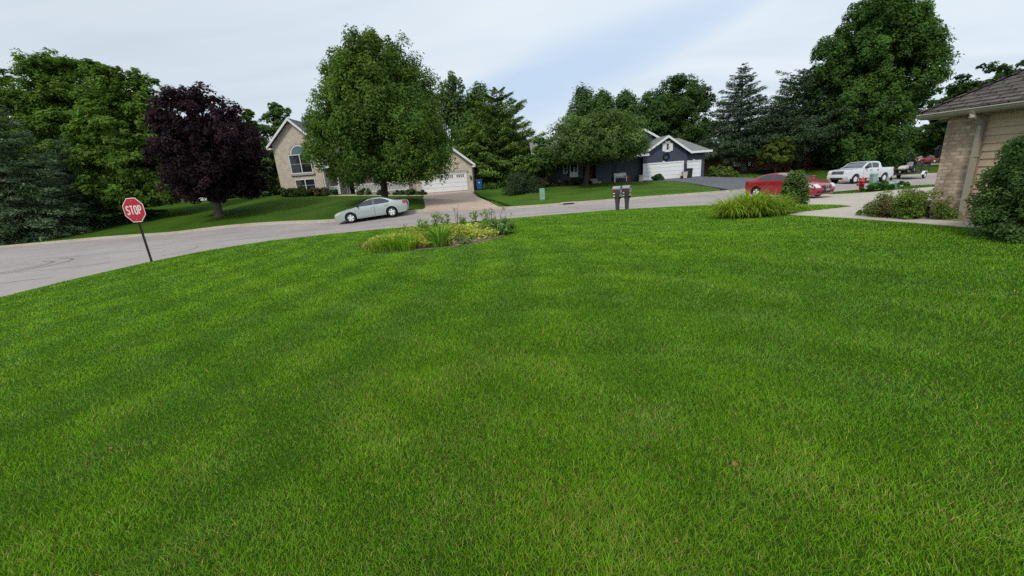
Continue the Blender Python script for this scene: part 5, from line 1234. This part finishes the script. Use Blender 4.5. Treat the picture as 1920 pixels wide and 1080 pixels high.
# ---- white pickup
fa, ra = at(1601.5,343,38.0), at(1656.5,339,39.0)
d = (ra-fa)[:2]; d /= np.linalg.norm(d); nrm = np.array([-d[1], d[0]])
f2 = fa[:2]+nrm*.85; r2 = f2+d*3.7
t = place_vehicle('pickup_truck', 'white extended cab pickup parked on the street with a trailer behind', 'truck', f2, r2, 3.7, off=.0)
def pickup(root):
    L, W = 5.82, 2.03; h = L/2; xf, xr = 1.95, -1.75; wr = .4
    up = [(h-.12,.4),(h-.02,.5),(h,.72),(h-.03,.8),(h-.08,1.12),(h-.25,1.22),(h-.9,1.29),(1.35,1.33),(.95,1.55),(.55,1.83),(.2,1.92),(-.5,1.93),(-.95,1.88),(-1.08,1.7),(-1.14,1.36),(-1.2,1.335),(-2.0,1.335),(-h+.06,1.34),(-h,1.28),(-h,.75),(-h+.04,.55),(-h+.14,.45)]
    c = Car(up, W/2, 1.3, 1.93, .17, L, endround=.07, wheels=(xf, xr), wr=wr, arch=.5, sill=.46, crown=.03, endp=6, side_bulge=.07)
    c.body(MT['carwhite'], root); underbody(root, -h+.35, h-.4, .78, .4, 1.0)
    c.sidepatch('side_window', [(1.02,1.36),(.62,1.68),(.4,1.8),(.12,1.82),(.1,1.36)], MT['carglass'], root)
    c.sidepatch('side_window', [(.02,1.36),(.04,1.82),(-.55,1.8),(-.82,1.74),(-.78,1.4),(-.7,1.36)], MT['carglass'], root)
    c.toppatch('windshield', c.uof(1.3,1.36), c.uof(.45,1.86), -.92, .92, MT['windshield'], root)
    c.toppatch('rear_window', c.uof(-.98,1.83), c.uof(-1.13,1.45), -.8, .8, MT['carglass'], root)
    c.toppatch('bed_cavity', c.uof(-1.3,1.335, lo=60), c.uof(-h+.16,1.335, lo=60), -.86, .86, MT['dark'], root, off=.006)
    m = MB(); m.box(-1.62, -1.22, -.72, .72, 1.36, 1.47); m.build('tool_box', MT['chrome'], root, bevel=.02)
    for xx, z0, z1 in ((1.12,.6,1.3),(.06,.6,1.3),(-.78,.6,1.36),(-1.13,.55,1.3)): c.sidepatch('door_gap', [(xx-.009,z0),(xx+.009,z0),(xx+.009,z1),(xx-.009,z1)], MT['dark'], root, off=.003)
    for xx in (.28, -.62):
        for sg in (1, -1):
            y = sg*(float(c.side(xx, 1.15))+.02); m = MB(); m.box(xx-.13, xx+.06, min(y-.015*sg, y+.015*sg), max(y-.015*sg, y+.015*sg), 1.13, 1.18); m.build('handle', MT['black'], root)
    for sg in (1, -1):
        y = sg*(W/2-.04); m = MB(); m.box(.82, .98, min(y, y+.26*sg), max(y, y+.26*sg), 1.3, 1.52); m.build('mirror', MT['black'], root, bevel=.03)
    u0, u1 = c.uof(h-.03,.84), c.uof(h-.1,1.13); c.toppatch('grille', u0, u1, -.56, .56, MT['grillegrey'], root, off=.02, nu=5)
    m = MB(); x = c.pt((u0+u1)/2, 0)[0]+.03
    for z in (.88, .96, 1.04): m.box(x, x+.02, -.52, .52, z, z+.025)
    m.box(x, x+.035, -.09, .09, .93, 1.02); m.build('grille_bar', MT['chrome'], root)
    for s0, s1 in ((.62,.97),(-.97,-.62)): c.toppatch('headlight', u0+.3, u1+.6, s0, s1, MT['lamp'], root, off=.02, nu=5)
    c.sidepatch('headlight', [(h-.1,.9),(h-.12,1.12),(h-.36,1.16),(h-.34,.98)], MT['lamp'], root, off=.012)
    c.toppatch('bumper', c.uof(h-.07,.44), c.uof(h-.01,.76), -.98, .98, MT['carwhite'], root, off=.07, nu=6)
    c.toppatch('bumper_intake', c.uof(h-.07,.43), c.uof(h-.02,.55), -.6, .6, MT['black'], root, off=.085, nu=4)
    c.sidepatch('tail_light', [(-h+.02,.95),(-h+.03,1.28),(-h+.18,1.27),(-h+.14,.97)], MT['taillamp'], root, off=.01)
    m = MB(); m.box(-h-.12, -h+.05, -.92, .92, .52, .7); m.build('rear_bumper', MT['chrome'], root, bevel=.02)
    m = MB(); m.box(-h-.4, -h-.1, -.05, .05, .44, .5); m.build('tow_hitch', MT['black'], root)
    for wx in (xf, xr):
        for sg in (1, -1): wheel(root, wx, sg*(W/2-.16), wr, .26, sg, rimr=.6)
MT['grillegrey'] = plain('grille_grey', (.12, .125, .13), .35, .5, metal=.5)
pickup(t)

# ---- utility trailer
wp = at(1725.5,333,41.2); hp = f2+d*(3.7+1.1+.95)
tw = wp[:2]+nrm*.8
td = tw-hp; td /= np.linalg.norm(td); t_rz = math.atan2(-td[1], -td[0])
zw, zh = H(*tw)+.0, H(*hp)
Lt = float(np.linalg.norm(tw-hp))
t = thing('utility_trailer', (tw[0], tw[1], zw), 'black flatbed utility trailer with white fenders and a raised mesh ramp', 'trailer', rz=t_rz, ry=-math.atan2(zh-zw, Lt))
m = MB(); x1, x0, hw = 2.1, -1.1, .85
for y in (-hw, hw): m.bar((x0,y,.55),(x1,y,.55),.07,.1); m.bar((x0,y,.9),(x1,y,.9),.05)
for y in (-hw, hw):
    for k in range(5): xx = x0+(x1-x0)*k/4; m.bar((xx,y,.55),(xx,y,.92),.05)
for k in range(7): xx = x0+(x1-x0)*k/6; m.bar((xx,-hw,.53),(xx,hw,.53),.06)
m.bar((x1,-hw,.9),(x1,hw,.9),.05); m.bar((x1,-hw,.53),(Lt,0,.5),.07); m.bar((x1,hw,.53),(Lt,0,.5),.07); m.build('frame', MT['black'], t)
m = MB(); m.box(x0, x1, -hw+.05, hw-.05, .56, .6); m.build('deck', MT['post'], t)
m = MB(); rx = x0-.25
for y in np.linspace(-hw, hw, 4): m.bar((x0,y,.55),(rx,y,1.95),.05)
for k in range(5): a = k/4; m.bar((x0+(rx-x0)*a,-hw,.55+1.4*a),(x0+(rx-x0)*a,hw,.55+1.4*a),.045)
m.build('ramp_gate', MT['black'], t)
for sg in (-1, 1):
    wheel(t, 0, sg*(hw+.16), .29, .17, sg, spokes=6, rimr=.58, rimmat='white')
    m = MB(); pr = [(.42*math.cos(a), .29+.42*math.sin(a)) for a in np.linspace(.2, PI-.2, 9)]; pi_ = [(.39*math.cos(a), .29+.39*math.sin(a)) for a in np.linspace(PI-.2, .2, 9)]
    y0 = sg*(hw+.05)
    for i in range(8): m.prism([(pr[i][0], y0, pr[i][1]), (pr[i+1][0], y0, pr[i+1][1]), (pi_[7-i][0], y0, pi_[7-i][1]), (pi_[8-i][0], y0, pi_[8-i][1])], (0, sg*.24, 0))
    m.build('fender', MT['white'], t)
m = MB(); m.bar((Lt-.5,0,.5),(Lt-.5,.0,.05),.06); m.lathe([(.0,-.06),(.14,-.06),(.14,.06),(0,.06)], 12, (Lt-.5,0,.14), axis='y'); m.build('jack_wheel', MT['rubber'], t)
# riding mower with a beige hood on the trailer
lx = 1.25; R_ = Matrix.Rotation(t_rz, 3, 'Z'); off = R_ @ Vector((lx, 0, 0))
t2 = thing('riding_mower', (tw[0]+off.x, tw[1]+off.y, zw+.6+(zh-zw)*lx/Lt), 'riding mower with beige hood carried on the flatbed trailer', 'mower', rz=t_rz)
m = MB(); m.prism([(.1,-.28,.42),(.86,-.28,.36),(.9,-.28,.5),(.7,-.28,.68),(.1,-.28,.74)], (0,.56,0)); m.build('hood', MT['beigeplastic'], t2, bevel=.05)
m = MB(); m.box(-.7,.85,-.3,.3,.22,.36); m.prism([(-.75,-.4,.36),(-.15,-.4,.36),(-.2,-.4,.52),(-.75,-.4,.56)], (0,.8,0)); m.build('chassis', MT['black'], t2, bevel=.02)
m = MB(); m.box(-.62,-.2,-.24,.24,.58,.68); m.box(-.72,-.6,-.24,.24,.62,1.0); m.build('seat', MT['seat'], t2, bevel=.04)
m = MB(); m.bar((.15,0,.7),(-.02,0,.98),.05); m.lathe([(.15,0),(.18,.015),(.15,.03)], 14, (-.04,0,.98)); m.build('steering_wheel', MT['black'], t2)
for xx, r in ((.62,.2),(-.5,.27)):
    for sg in (-1, 1): wheel(t2, xx, sg*.4, r, .2, sg, spokes=5, rimr=.5, rimmat='beigeplastic')

# ================================================================== STREET FURNITURE
# stop sign
q = gz(284,491,.1); t = thing('stop_sign', (q[0]-.02, q[1]+.05, H(q[0], q[1])+LAWN), 'red octagonal STOP sign on a rusty steel post at the street corner', 'road sign', rz=rad(-8), ry=rad(-.5))
m = MB(); m.box(-.032,.032,0,.012,-.4,2.42); m.box(-.035,-.027,-.03,.0,-.4,2.42); m.box(.027,.035,-.03,.0,-.4,2.42); m.build('post', MT['post'], t)
m = MB()
for k in range(22): m.lathe([(0, -.0015), (.0075, -.0015), (.0075, .0)], 6, (0, -.0005, .18+k*.065), axis='y')
m.build('punched_holes', MT['dark'], t)
cz = 2.0; ap = .45; Rr = ap/math.cos(PI/8)
def octo(r, y): return [(r*math.sin(PI/8+PI/4*k), y, cz+r*math.cos(PI/8+PI/4*k)) for k in range(8)]
m = MB(); m.prism(octo(Rr, -.046), (0, .006, 0)); sf = m.build('sign_plate', MT['signwhite'], t)
m = MB(); m.prism(octo(Rr*.945, -.0485), (0, .0024, 0)); m.build('red_field', MT['signred'], sf)
def strokes(m, lines, w, x, z, sx, sz, y, d):
    for L in lines:
        P = np.array(L)*[sx, sz]+[x, z]
        n = len(P); T = np.gradient(P, axis=0); T /= np.linalg.norm(T, axis=1)[:, None]+1e-9; Nn = np.column_stack([-T[:, 1], T[:, 0]])
        A = P+Nn*w/2; B = P-Nn*w/2
        V = [(p[0], y, p[1]) for p in A]+[(p[0], y, p[1]) for p in B]+[(p[0], y+d, p[1]) for p in A]+[(p[0], y+d, p[1]) for p in B]
        F = []
        for i in range(n-1): F += [(i, i+1, n+i+1, n+i), (2*n+i, 3*n+i, 3*n+i+1, 2*n+i+1), (i, 2*n+i, 2*n+i+1, i+1), (n+i, n+i+1, 3*n+i+1, 3*n+i)]
        m.add(V, F)
def arcp(cx_, cz_, rx, rz_, a0, a1, n=10): return [(cx_+rx*math.cos(a), cz_+rz_*math.sin(a)) for a in np.linspace(rad(a0), rad(a1), n)]
hh, ww = .30, .125; yy = -.0515
letters = {'S': [arcp(.5,.75,.42,.25,20,270)+arcp(.5,.25,.42,.25,90,-160)[1:]], 'T': [[(-.02,1),(1.02,1)],[(.5,1),(.5,0)]], 'O': [arcp(.5,.75,.42,.25,0,180)+arcp(.5,.25,.42,.25,180,360)+[(.92,.75)]],
           'P': [[(.08,0),(.08,1)],[(.08,1),(.5,1)]+arcp(.5,.73,.45,.27,90,-90)+[(.08,.46)]]}
m = MB(); x = -.32
for ch in 'STOP': 
    strokes(m, letters[ch], .042, x, cz-hh/2, ww, hh, yy, .003); x += .172
m.build('stop_lettering', MT['signwhite'], sf)
for bz_ in (1.66, 2.34):
    m = MB(); m.lathe([(0, -.058), (.016, -.056), (.018, -.048)], 8, (0, 0, bz_), axis='y'); m.build('bolt', MT['chrome'], sf)

# pedestal mailboxes
def mailbox(label, x, y):
    t = thing('mailbox', (x, y, H(x, y)+LAWN-.02), label, 'mailbox', 'charcoal pedestal mailboxes at the kerb', rz=rad(47)); t.scale = (.74, .74, 1)
    def loop(hx, hy, z): return [(-hx,-hy,z),(hx,-hy,z),(hx,hy,z),(-hx,hy,z)]
    secs = [(.085,.115,0),(.09,.125,.35),(.115,.165,.62),(.18,.25,.8),(.205,.27,.95),(.205,.27,1.05)]; m = MB()
    V = [p for a, b2, z in secs for p in loop(a, b2, z)]
    m.add(V, [(i*4+k, i*4+(k+1) % 4, (i+1)*4+(k+1) % 4, (i+1)*4+k) for i in range(len(secs)-1) for k in range(4)]+[(3,2,1,0)])
    ar = [(.205*math.cos(a), -.27, 1.05+.19*math.sin(a)) for a in np.linspace(0, PI, 12)]; m.prism(ar, (0, .54, 0)); m.build('pedestal', MT['mailbox'], t, bevel=.012)
    ar = [(.222*math.cos(a), -.29, 1.085+.17*math.sin(a)) for a in np.linspace(.12, PI-.12, 12)]+[(.2*math.cos(a), -.29, 1.085+.15*math.sin(a)) for a in np.linspace(PI-.12, .12, 12)]
    m = MB()
    for i in range(11): m.prism([ar[i], ar[i+1], ar[22-i], ar[23-i]], (0, .58, 0))
    m.build('roof_cap', MT['mailplate'], t)
    m = MB(); m.prism([(.14*math.cos(a), -.285, 1.03+.13*math.sin(a)) for a in np.linspace(0, PI, 10)]+[(-.14,-.285,.9),(.14,-.285,.9)], (0, .0145, 0)); dr = m.build('mail_door', MT['mailplate'], t)
    m = MB(); m.box(-.035,.035,-.3,-.286,1.05,1.075); m.build('handle', MT['black'], dr)
    m = MB(); m.box(-.13,.13,-.283,-.2,.72,.85); m.build('paper_slot', MT['mailplate'], t)
    m = MB(); m.box(-.1,.1,-.25,-.1,.6,.68); m.build('slot_recess', MT['dark'], t)
    m = MB(); m.box(-.218,-.2065,.06,.24,1.02,1.08); m.box(-.216,-.2065,.06,.09,.88,1.08); m.build('flag', MT['carred'], t)
    for z in (.86, .72): 
        m = MB(); m.box(-.2085,-.15,.1,.22,z,z+.05); m.build('number_plate', MT['signwhite'], t)
q1 = gz(1152,393.5,.08); q2 = gz(1168,391.5,.08)
mailbox('charcoal pedestal mailbox nearer the stop sign, white stickers on its side', q1[0]+.02, q1[1]-.55); mailbox('charcoal pedestal mailbox nearer the red sedan, second of the pair', q1[0]+.57, q1[1]-.4)

# hydrant
q = gz(1617,357.5,.0); x, y = q[0], q[1]+.1; t = thing('fire_hydrant', (x, y, H(x, y)+LAWN), 'faded red fire hydrant on the grass strip by the street', 'hydrant')
m = MB(); m.lathe([(.15,-.02),(.15,.04),(.1,.06),(.1,.1),(.115,.12),(.115,.48),(.15,.5),(.15,.54),(.125,.56),(.11,.64),(.07,.7),(.03,.72),(.03,.76),(0,.76)], 18); m.build('barrel', MT['hydrant'], t, smooth=True)
m = MB(); m.lathe([(.0,-.21),(.06,-.21),(.06,-.14),(.045,-.13),(.045,.13),(.06,.14),(.06,.21),(0,.21)], 12, (0,0,.4), axis='y'); m.build('side_outlet', MT['hydrant'], t)
m = MB(); m.lathe([(.0,-.23),(.085,-.23),(.085,-.14),(.06,-.12),(.06,0)], 12, (0,0,.36), axis='y'); m.v = [(q_[1], q_[0], q_[2]) for q_ in m.v]; m.build('pumper_outlet', MT['hydrant'], t)
t.rotation_euler.z = rad(-25)
# green utility post and transformer
q = gz(1646,357,.0); x, y = q[0], q[1]+.4; t = thing('utility_post', (x, y, H(x, y)+LAWN), 'square pale green utility pedestal post behind the fire hydrant', 'utility post')
m = MB(); m.box(-.13,.13,-.13,.13,-.1,.86); m.build('casing', MT['utilgrey'], t, bevel=.015); m = MB(); m.box(-.145,.145,-.145,.145,.8,.93); m.build('cap', MT['utilgrey'], t, bevel=.02)
q = gz(1672,353,.0); x, y = q[0], q[1]+.5; t = thing('utility_box', (x, y, H(x, y)+LAWN-.05), 'low green utility box lid among weeds beside the pale post', 'utility box', rz=rad(8))
m = MB(); m.box(-.55,.55,-.4,.4,0,.3); m.build('casing', MT['utility'], t, bevel=.02); m = MB(); m.prism([(-.6,-.44,.3),(.6,-.44,.3),(.56,-.4,.38),(-.56,-.4,.38)], (0,.86,0)); m.build('lid', MT['utility'], t, bevel=.015)
# louvred cable pedestal
q = at(1017,374,34); t = thing('cable_pedestal', (q[0], 34, H(q[0], 34)+LAWN), 'louvred pale green cable pedestal standing on the striped lawn', 'utility pedestal', rz=rad(6))
m = MB(); m.box(-.2,.2,-.16,.16,-.1,.84); m.build('casing', MT['utility'], t, bevel=.02); m = MB(); m.prism([(-.22,-.18,.82),(.22,-.18,.82),(.18,-.18,.92),(-.18,-.18,.92)], (0,.36,0)); m.build('cap', MT['utilgrey'], t, bevel=.02)
m = MB()
for k in range(7): m.prism([(-.17,-.2,.08+k*.1),(-.17,-.162,.14+k*.1),(-.17,-.162,.08+k*.1)], (.34, 0, 0))
m.build('louvre', MT['utilgrey'], t)
# kerb drain
q = at(1062,384,30.1); m = MB(); x = 4.55; zz = H(x, 30.2)
m.box(x-.55,x+.55,29.86,30.42,zz+.02,zz+.135); t = tag(m.build('storm_drain', MT['kerb']), 'concrete kerb inlet storm drain on the far side of the street', 'drain')
m = MB(); m.box(x-.4,x+.4,29.845,29.862,zz+.025,zz+.1); m.build('inlet_slot', MT['dark'], t)

# bins, bench, pots
def cart(label, cat, x, y, mat, h=1.05, w=.6, lidmat=None, rz=0, dec=None, group=None):
    t = thing('wheeled_bin', (x, y, H(x, y)+LAWN+.02), label, cat, group, rz=rz)
    m = MB(); a, b2 = w*.42, w*.5
    m.add([(-a,-a,.04),(a,-a,.04),(a,a,.04),(-a,a,.04),(-b2,-b2,h*.88),(b2,-b2,h*.88),(b2,b2,h*.88),(-b2,b2,h*.88)], [(0,3,2,1),(4,5,6,7),(0,1,5,4),(1,2,6,5),(2,3,7,6),(3,0,4,7)]); m.build('tub', mat, t, bevel=.025)
    m = MB(); m.prism([(-b2-.03,-b2-.04,h*.885),(-b2-.03,b2+.05,h*.885),(-b2-.03,b2+.03,h*.98),(-b2-.03,-b2*.3,h),(-b2-.03,-b2-.04,h*.92)], (w+.06,0,0)); m.build('lid', lidmat or mat, t, bevel=.015)
    for sg in (-1, 1):
        m = MB(); m.lathe([(0,-.03),(.12,-.03),(.12,.03),(0,.03)], 14, (0,0,0), axis='y'); m.v = [(q_[1]+sg*(a+.02), q_[0]+a*.9, q_[2]+.12) for q_ in m.v]; m.build('wheel', MT['rubber'], t)
    if dec:
        m = MB(); m.prism([(-.05,-b2-.005,h*.62),(.05,-b2-.005,h*.62),(.05,-b2-.005,h*.74),(0,-b2-.005,h*.8),(-.05,-b2-.005,h*.74)], (0,.02,0)); m.build('emblem', MT['white'], t)
    return t
q = at(898,357,47.6); cart('blue recycling cart beside the brick garage corner', 'bin', q[0]+.12, 47.6, MT['blue'], 1.15, .68, dec=True)
q = at(1292,333.5,47.5); cart('black wheeled trash bin between the white garage doors', 'bin', q[0], 47.5, MT['black'], 1.05, .55)
q = at(1284,334,47.1); x, y = q[0]-.05, 47.1; t = thing('recycling_tub', (x, y, H(x, y)+LAWN+.02), 'small pale square tub standing before the black trash bin', 'tub')
m = MB(); m.add([(-.2,-.2,.0),(.2,-.2,.0),(.2,.2,.0),(-.2,.2,.0),(-.27,-.24,.7),(.27,-.24,.7),(.27,.24,.7),(-.27,.24,.7)], [(0,3,2,1),(4,5,6,7),(0,1,5,4),(1,2,6,5),(2,3,7,6),(3,0,4,7)]); m.build('tub', MT['beigeplastic'], t, bevel=.02)
m = MB(); m.box(-.29,.29,-.26,.26,.69,.74); m.build('rim', MT['mailplate'], t)
q = at(1278,335,47.0); x = q[0]; t = thing('black_bucket', (x, 47.0, H(x, 47)+LAWN+.02), 'small black bucket at the foot of the garage door jamb', 'bucket')
m = MB(); m.lathe([(0,0),(.13,0),(.17,.3),(.15,.3),(.12,.03)], 12); m.build('pail', MT['black'], t, smooth=True)
m = MB(); m.tube([(.17*math.cos(a), 0, .28+.15*math.sin(a)) for a in np.linspace(0, PI, 9)], .008, n=4); m.build('handle', MT['mailplate'], t)
a, b2 = at(1154,341,46.6), at(1175,340,46.6); x = (a[0]+b2[0])/2; w = (b2[0]-a[0])/2
t = thing('garden_bench', (x, 46.9, H(x, 46.9)+LAWN+.02), 'white slatted garden bench on the navy house patio', 'bench', rz=rad(-5))
m = MB()
for k in range(4): m.box(-w,w,-.3+k*.13,-.2+k*.13,.42,.46)
m.build('seat', MT['bench'], t); m = MB()
m.box(-w,w,.26,.3,.86,.94); m.box(-w,w,.26,.3,.52,.58)
for k in range(15): xx = -w+.05+(2*w-.1)*k/14; m.box(xx-.042,xx+.042,.265,.295,.58,.86)
m.build('backrest', MT['bench'], t)
for sx in (-1, 1):
    for yy_, zt_ in ((-.28,.66),(.28,.92)): m = MB(); m.box(sx*w-.04,sx*w+.04,yy_-.04,yy_+.04,-.02,zt_); m.build('leg', MT['bench'], t)
    m = MB(); m.box(sx*w-.05,sx*w+.05,-.34,.3,.66,.7); m.build('armrest', MT['bench'], t)
q = at(1177.5,340,46.9); x = q[0]; t = thing('plant_pot', (x, 46.9, H(x, 46.9)+LAWN), 'terracotta coloured planter box beside the white bench', 'planter')
m = MB(); m.add([(-.18,-.18,0),(.18,-.18,0),(.18,.18,0),(-.18,.18,0),(-.24,-.24,.52),(.24,-.24,.52),(.24,.24,.52),(-.24,.24,.52)], [(0,3,2,1),(4,5,6,7),(0,1,5,4),(1,2,6,5),(2,3,7,6),(3,0,4,7)]); m.build('pot', MT['terracotta'], t, bevel=.01)
m = MB(); m.box(-.27,.27,-.27,.27,.5,.58); m.build('rim', MT['terracotta'], t, bevel=.01)
q = at(1145,341,47.6); x = q[0]; t = thing('hose_reel', (x, 47.3, H(x, 47.3)+LAWN), 'dark round hose reel on a stand against the navy wall', 'hose reel')
m = MB(); m.tube([(.3*math.cos(a), 0, .68+.42*math.sin(a)) for a in np.linspace(0, 2*PI, 19)], .11, n=7, cap=False); m.build('coil', MT['black'], t, smooth=True)
m = MB(); m.bar((-.2,.1,0),(-.05,.1,.7),.05); m.bar((.2,.1,0),(.05,.1,.7),.05); m.lathe([(0,-.12),(.09,-.12),(.09,.12),(0,.12)], 10, (0,0,.68), axis='y'); m.build('stand', MT['black'], t)
# things under the ranch house eave
q = at(1381,322,57.5); x = q[0]; t = thing('covered_grill', (x, 57.5, q[2]), 'grey covered round grill in front of the red brick wall', 'grill')
m = MB(); m.lathe([(0,1.35),(.3,1.28),(.55,1.05),(.62,.75),(.5,.62),(0,.6)], 14); m.build('cover', MT['seat'], t, smooth=True)
for k in range(3): 
    a = 2*PI*k/3; m = MB(); m.bar((.3*math.cos(a),.3*math.sin(a),.65),(.5*math.cos(a),.5*math.sin(a),-.15),.05); m.build('leg', MT['black'], t)
q = at(1407,321,57.5); x = q[0]; t = thing('patio_chair', (x, 57.5, q[2]), 'dark patio chair with a pale cushion by the ranch house door', 'chair', rz=rad(30))
m = MB(); m.box(-.35,.35,-.35,.35,.45,.56); m.build('seat', MT['black'], t); m = MB(); m.prism([(-.35,.3,.5),(.35,.3,.5),(.35,.5,1.3),(-.35,.5,1.3)], (0,.07,0)); m.build('backrest', MT['black'], t)
m = MB(); m.box(-.3,.3,.16,.29,.7,1.25); m.build('cushion', MT['bench'], t, bevel=.04)
for sx in (-1, 1):
    for sy in (-1, 1): m = MB(); m.bar((sx*.3,sy*.3,.45),(sx*.36,sy*.36,-.2),.05); m.build('leg', MT['black'], t)
a = at(1345,332,54); b2 = at(1450,322.5,55); t = thing('landscape_edging', ((a[0]+b2[0])/2, 54.5, 0), 'dark low landscape edging below the red brick wall', 'edging')
m = MB()
xs = np.linspace(a[0], b2[0], 12)
for i in range(11):
    za, zb_ = H(xs[i], 54+i/11), H(xs[i+1], 54+(i+1)/11); m.prism([(xs[i],54+i/11,za-.2),(xs[i+1],54+(i+1)/11,zb_-.2),(xs[i+1],54+(i+1)/11,zb_+.5),(xs[i],54+i/11,za+.5)], (0,.15,0))
m.build('timber', MT['dark'], t, world=True)
# clothes-line style posts and fence bits beyond the trailer
t = thing('rail_fence', tuple(at(1690,318,62)), 'dark low rail fence far behind the flatbed trailer', 'fence'); m = MB(); a, b2 = at(1652,312,62), at(1742,312,64)
for k in range(7):
    x = a[0]+(b2[0]-a[0])*k/6; y = 62+2*k/6; z = H(x, y); m.bar((x,y,z-.2),(x,y,z+1.15),.1)
m.build('post', MT['post'], t, world=True); m = MB()
for hz in (.55, 1.0): m.bar((a[0],62,H(a[0],62)+hz),(b2[0],64,H(b2[0],64)+hz),.05,.1)
m.build('rail', MT['post'], t, world=True)

# ================================================================== SKY AND SUN
W = bpy.data.worlds.new('World'); S.world = W; W.use_nodes = True; nt = W.node_tree
bg = nt.nodes['Background']; SUN_EL, SUN_AZ = rad(48), rad(-155)      # azimuth measured from +Y towards +X
sky = N(nt, 'ShaderNodeTexSky', sky_type='NISHITA', sun_disc=False, sun_elevation=SUN_EL, sun_rotation=SUN_AZ, air_density=1.2, dust_density=2.5, ozone_density=1.0)
tc = N(nt, 'ShaderNodeTexCoord'); sp = N(nt, 'ShaderNodeSeparateXYZ'); nt.links.new(tc.outputs['Generated'], sp.inputs[0])
def mth(op, a, b=None, clamp=False):
    n = N(nt, 'ShaderNodeMath', operation=op); n.use_clamp = clamp
    for i, v in enumerate((a, b)):
        if v is None: continue
        if isinstance(v, (int, float)): n.inputs[i].default_value = v
        else: nt.links.new(v, n.inputs[i])
    return n.outputs[0]
# cloud layer: direction projected on a flat deck, long wind-drawn streaks; a thin blue opening low ahead
zc = mth('MAXIMUM', sp.outputs[2], .04); dk = mth('ADD', zc, .12)
cx_ = N(nt, 'ShaderNodeCombineXYZ'); nt.links.new(mth('DIVIDE', sp.outputs[0], dk), cx_.inputs[0]); nt.links.new(mth('DIVIDE', sp.outputs[1], dk), cx_.inputs[1])
mp = N(nt, 'ShaderNodeMapping'); mp.inputs['Rotation'].default_value = (0, 0, rad(25)); mp.inputs['Scale'].default_value = (.55, 1.3, 1)
nt.links.new(cx_.outputs[0], mp.inputs['Vector'])
n1 = N(nt, 'ShaderNodeTexNoise', Scale=1.0, Detail=8.0, Roughness=.55, Distortion=.3); nt.links.new(mp.outputs[0], n1.inputs['Vector'])
az = N(nt, 'ShaderNodeMath', operation='ARCTAN2'); nt.links.new(sp.outputs[0], az.inputs[0]); nt.links.new(sp.outputs[1], az.inputs[1])
# opening: band of elevation rising with azimuth
ctr = mth('ADD', mth('MULTIPLY', az.outputs[0], .25), .155)
dv = mth('DIVIDE', mth('SUBTRACT', sp.outputs[2], ctr), mth('ADD', .078, mth('MULTIPLY', mth('ABSOLUTE', mth('SUBTRACT', az.outputs[0], .12)), -.09)))
da = mth('DIVIDE', mth('SUBTRACT', az.outputs[0], .15), .42)
g = mth('SUBTRACT', 1.0, mth('ADD', mth('MULTIPLY', dv, dv), mth('MULTIPLY', da, da)))
g2 = mth('ADD', g, mth('MULTIPLY', mth('SUBTRACT', n1.outputs['Fac'], .5), 3.2))
op = N(nt, 'ShaderNodeMapRange', interpolation_type='SMOOTHSTEP'); op.inputs['From Min'].default_value = -.6; op.inputs['From Max'].default_value = 1.35
nt.links.new(g2, op.inputs['Value'])
cl = ramp(nt, n1.outputs['Fac'], [(.3, (5.6, 6.45, 7.35)), (.5, (6.25, 7.05, 7.85)), (.68, (6.85, 7.5, 8.15))])
# duller towards -X (thicker haze), brighter ahead
hz = N(nt, 'ShaderNodeMapRange'); hz.inputs['From Min'].default_value = -.75; hz.inputs['From Max'].default_value = .1; hz.inputs['To Min'].default_value = .88; hz.inputs['To Max'].default_value = 1.0
nt.links.new(sp.outputs[0], hz.inputs['Value'])
cm = N(nt, 'ShaderNodeVectorMath', operation='SCALE'); nt.links.new(cl.outputs[0], cm.inputs[0]); nt.links.new(hz.outputs[0], cm.inputs['Scale'])
blue = N(nt, 'ShaderNodeMixRGB', blend_type='MIX'); blue.inputs[0].default_value = .95; blue.inputs[2].default_value = (4.5, 5.85, 7.7, 1); nt.links.new(sky.outputs[0], blue.inputs[1])
mx = N(nt, 'ShaderNodeMixRGB', blend_type='MIX'); nt.links.new(mth('MULTIPLY', op.outputs[0], .85), mx.inputs[0]); nt.links.new(cm.outputs[0], mx.inputs[1]); nt.links.new(blue.outputs[0], mx.inputs[2])
nt.links.new(mx.outputs[0], bg.inputs['Color']); bg.inputs['Strength'].default_value = .118
sl = bpy.data.lights.new('sun', 'SUN'); sl.energy = 2.2; sl.angle = rad(12); sl.color = (1.0, .95, .87)
so = bpy.data.objects.new('sun', sl); COL.objects.link(so)
sd = Vector((math.sin(SUN_AZ)*math.cos(SUN_EL), math.cos(SUN_AZ)*math.cos(SUN_EL), math.sin(SUN_EL)))
so.rotation_euler = sd.to_track_quat('Z', 'Y').to_euler(); so.location = sd*60

S.view_settings.view_transform = 'Standard'; S.view_settings.look = 'None'; S.view_settings.exposure = 0; S.view_settings.gamma = 1
S.render.resolution_x, S.render.resolution_y = 1024, 576
c = S.cycles
c.max_bounces = 6; c.diffuse_bounces = 3; c.glossy_bounces = 3; c.transmission_bounces = 4; c.transparent_max_bounces = 4
c.use_denoising = False; c.use_adaptive_sampling = True; c.adaptive_threshold = .015
S.render.engine = 'CYCLES'
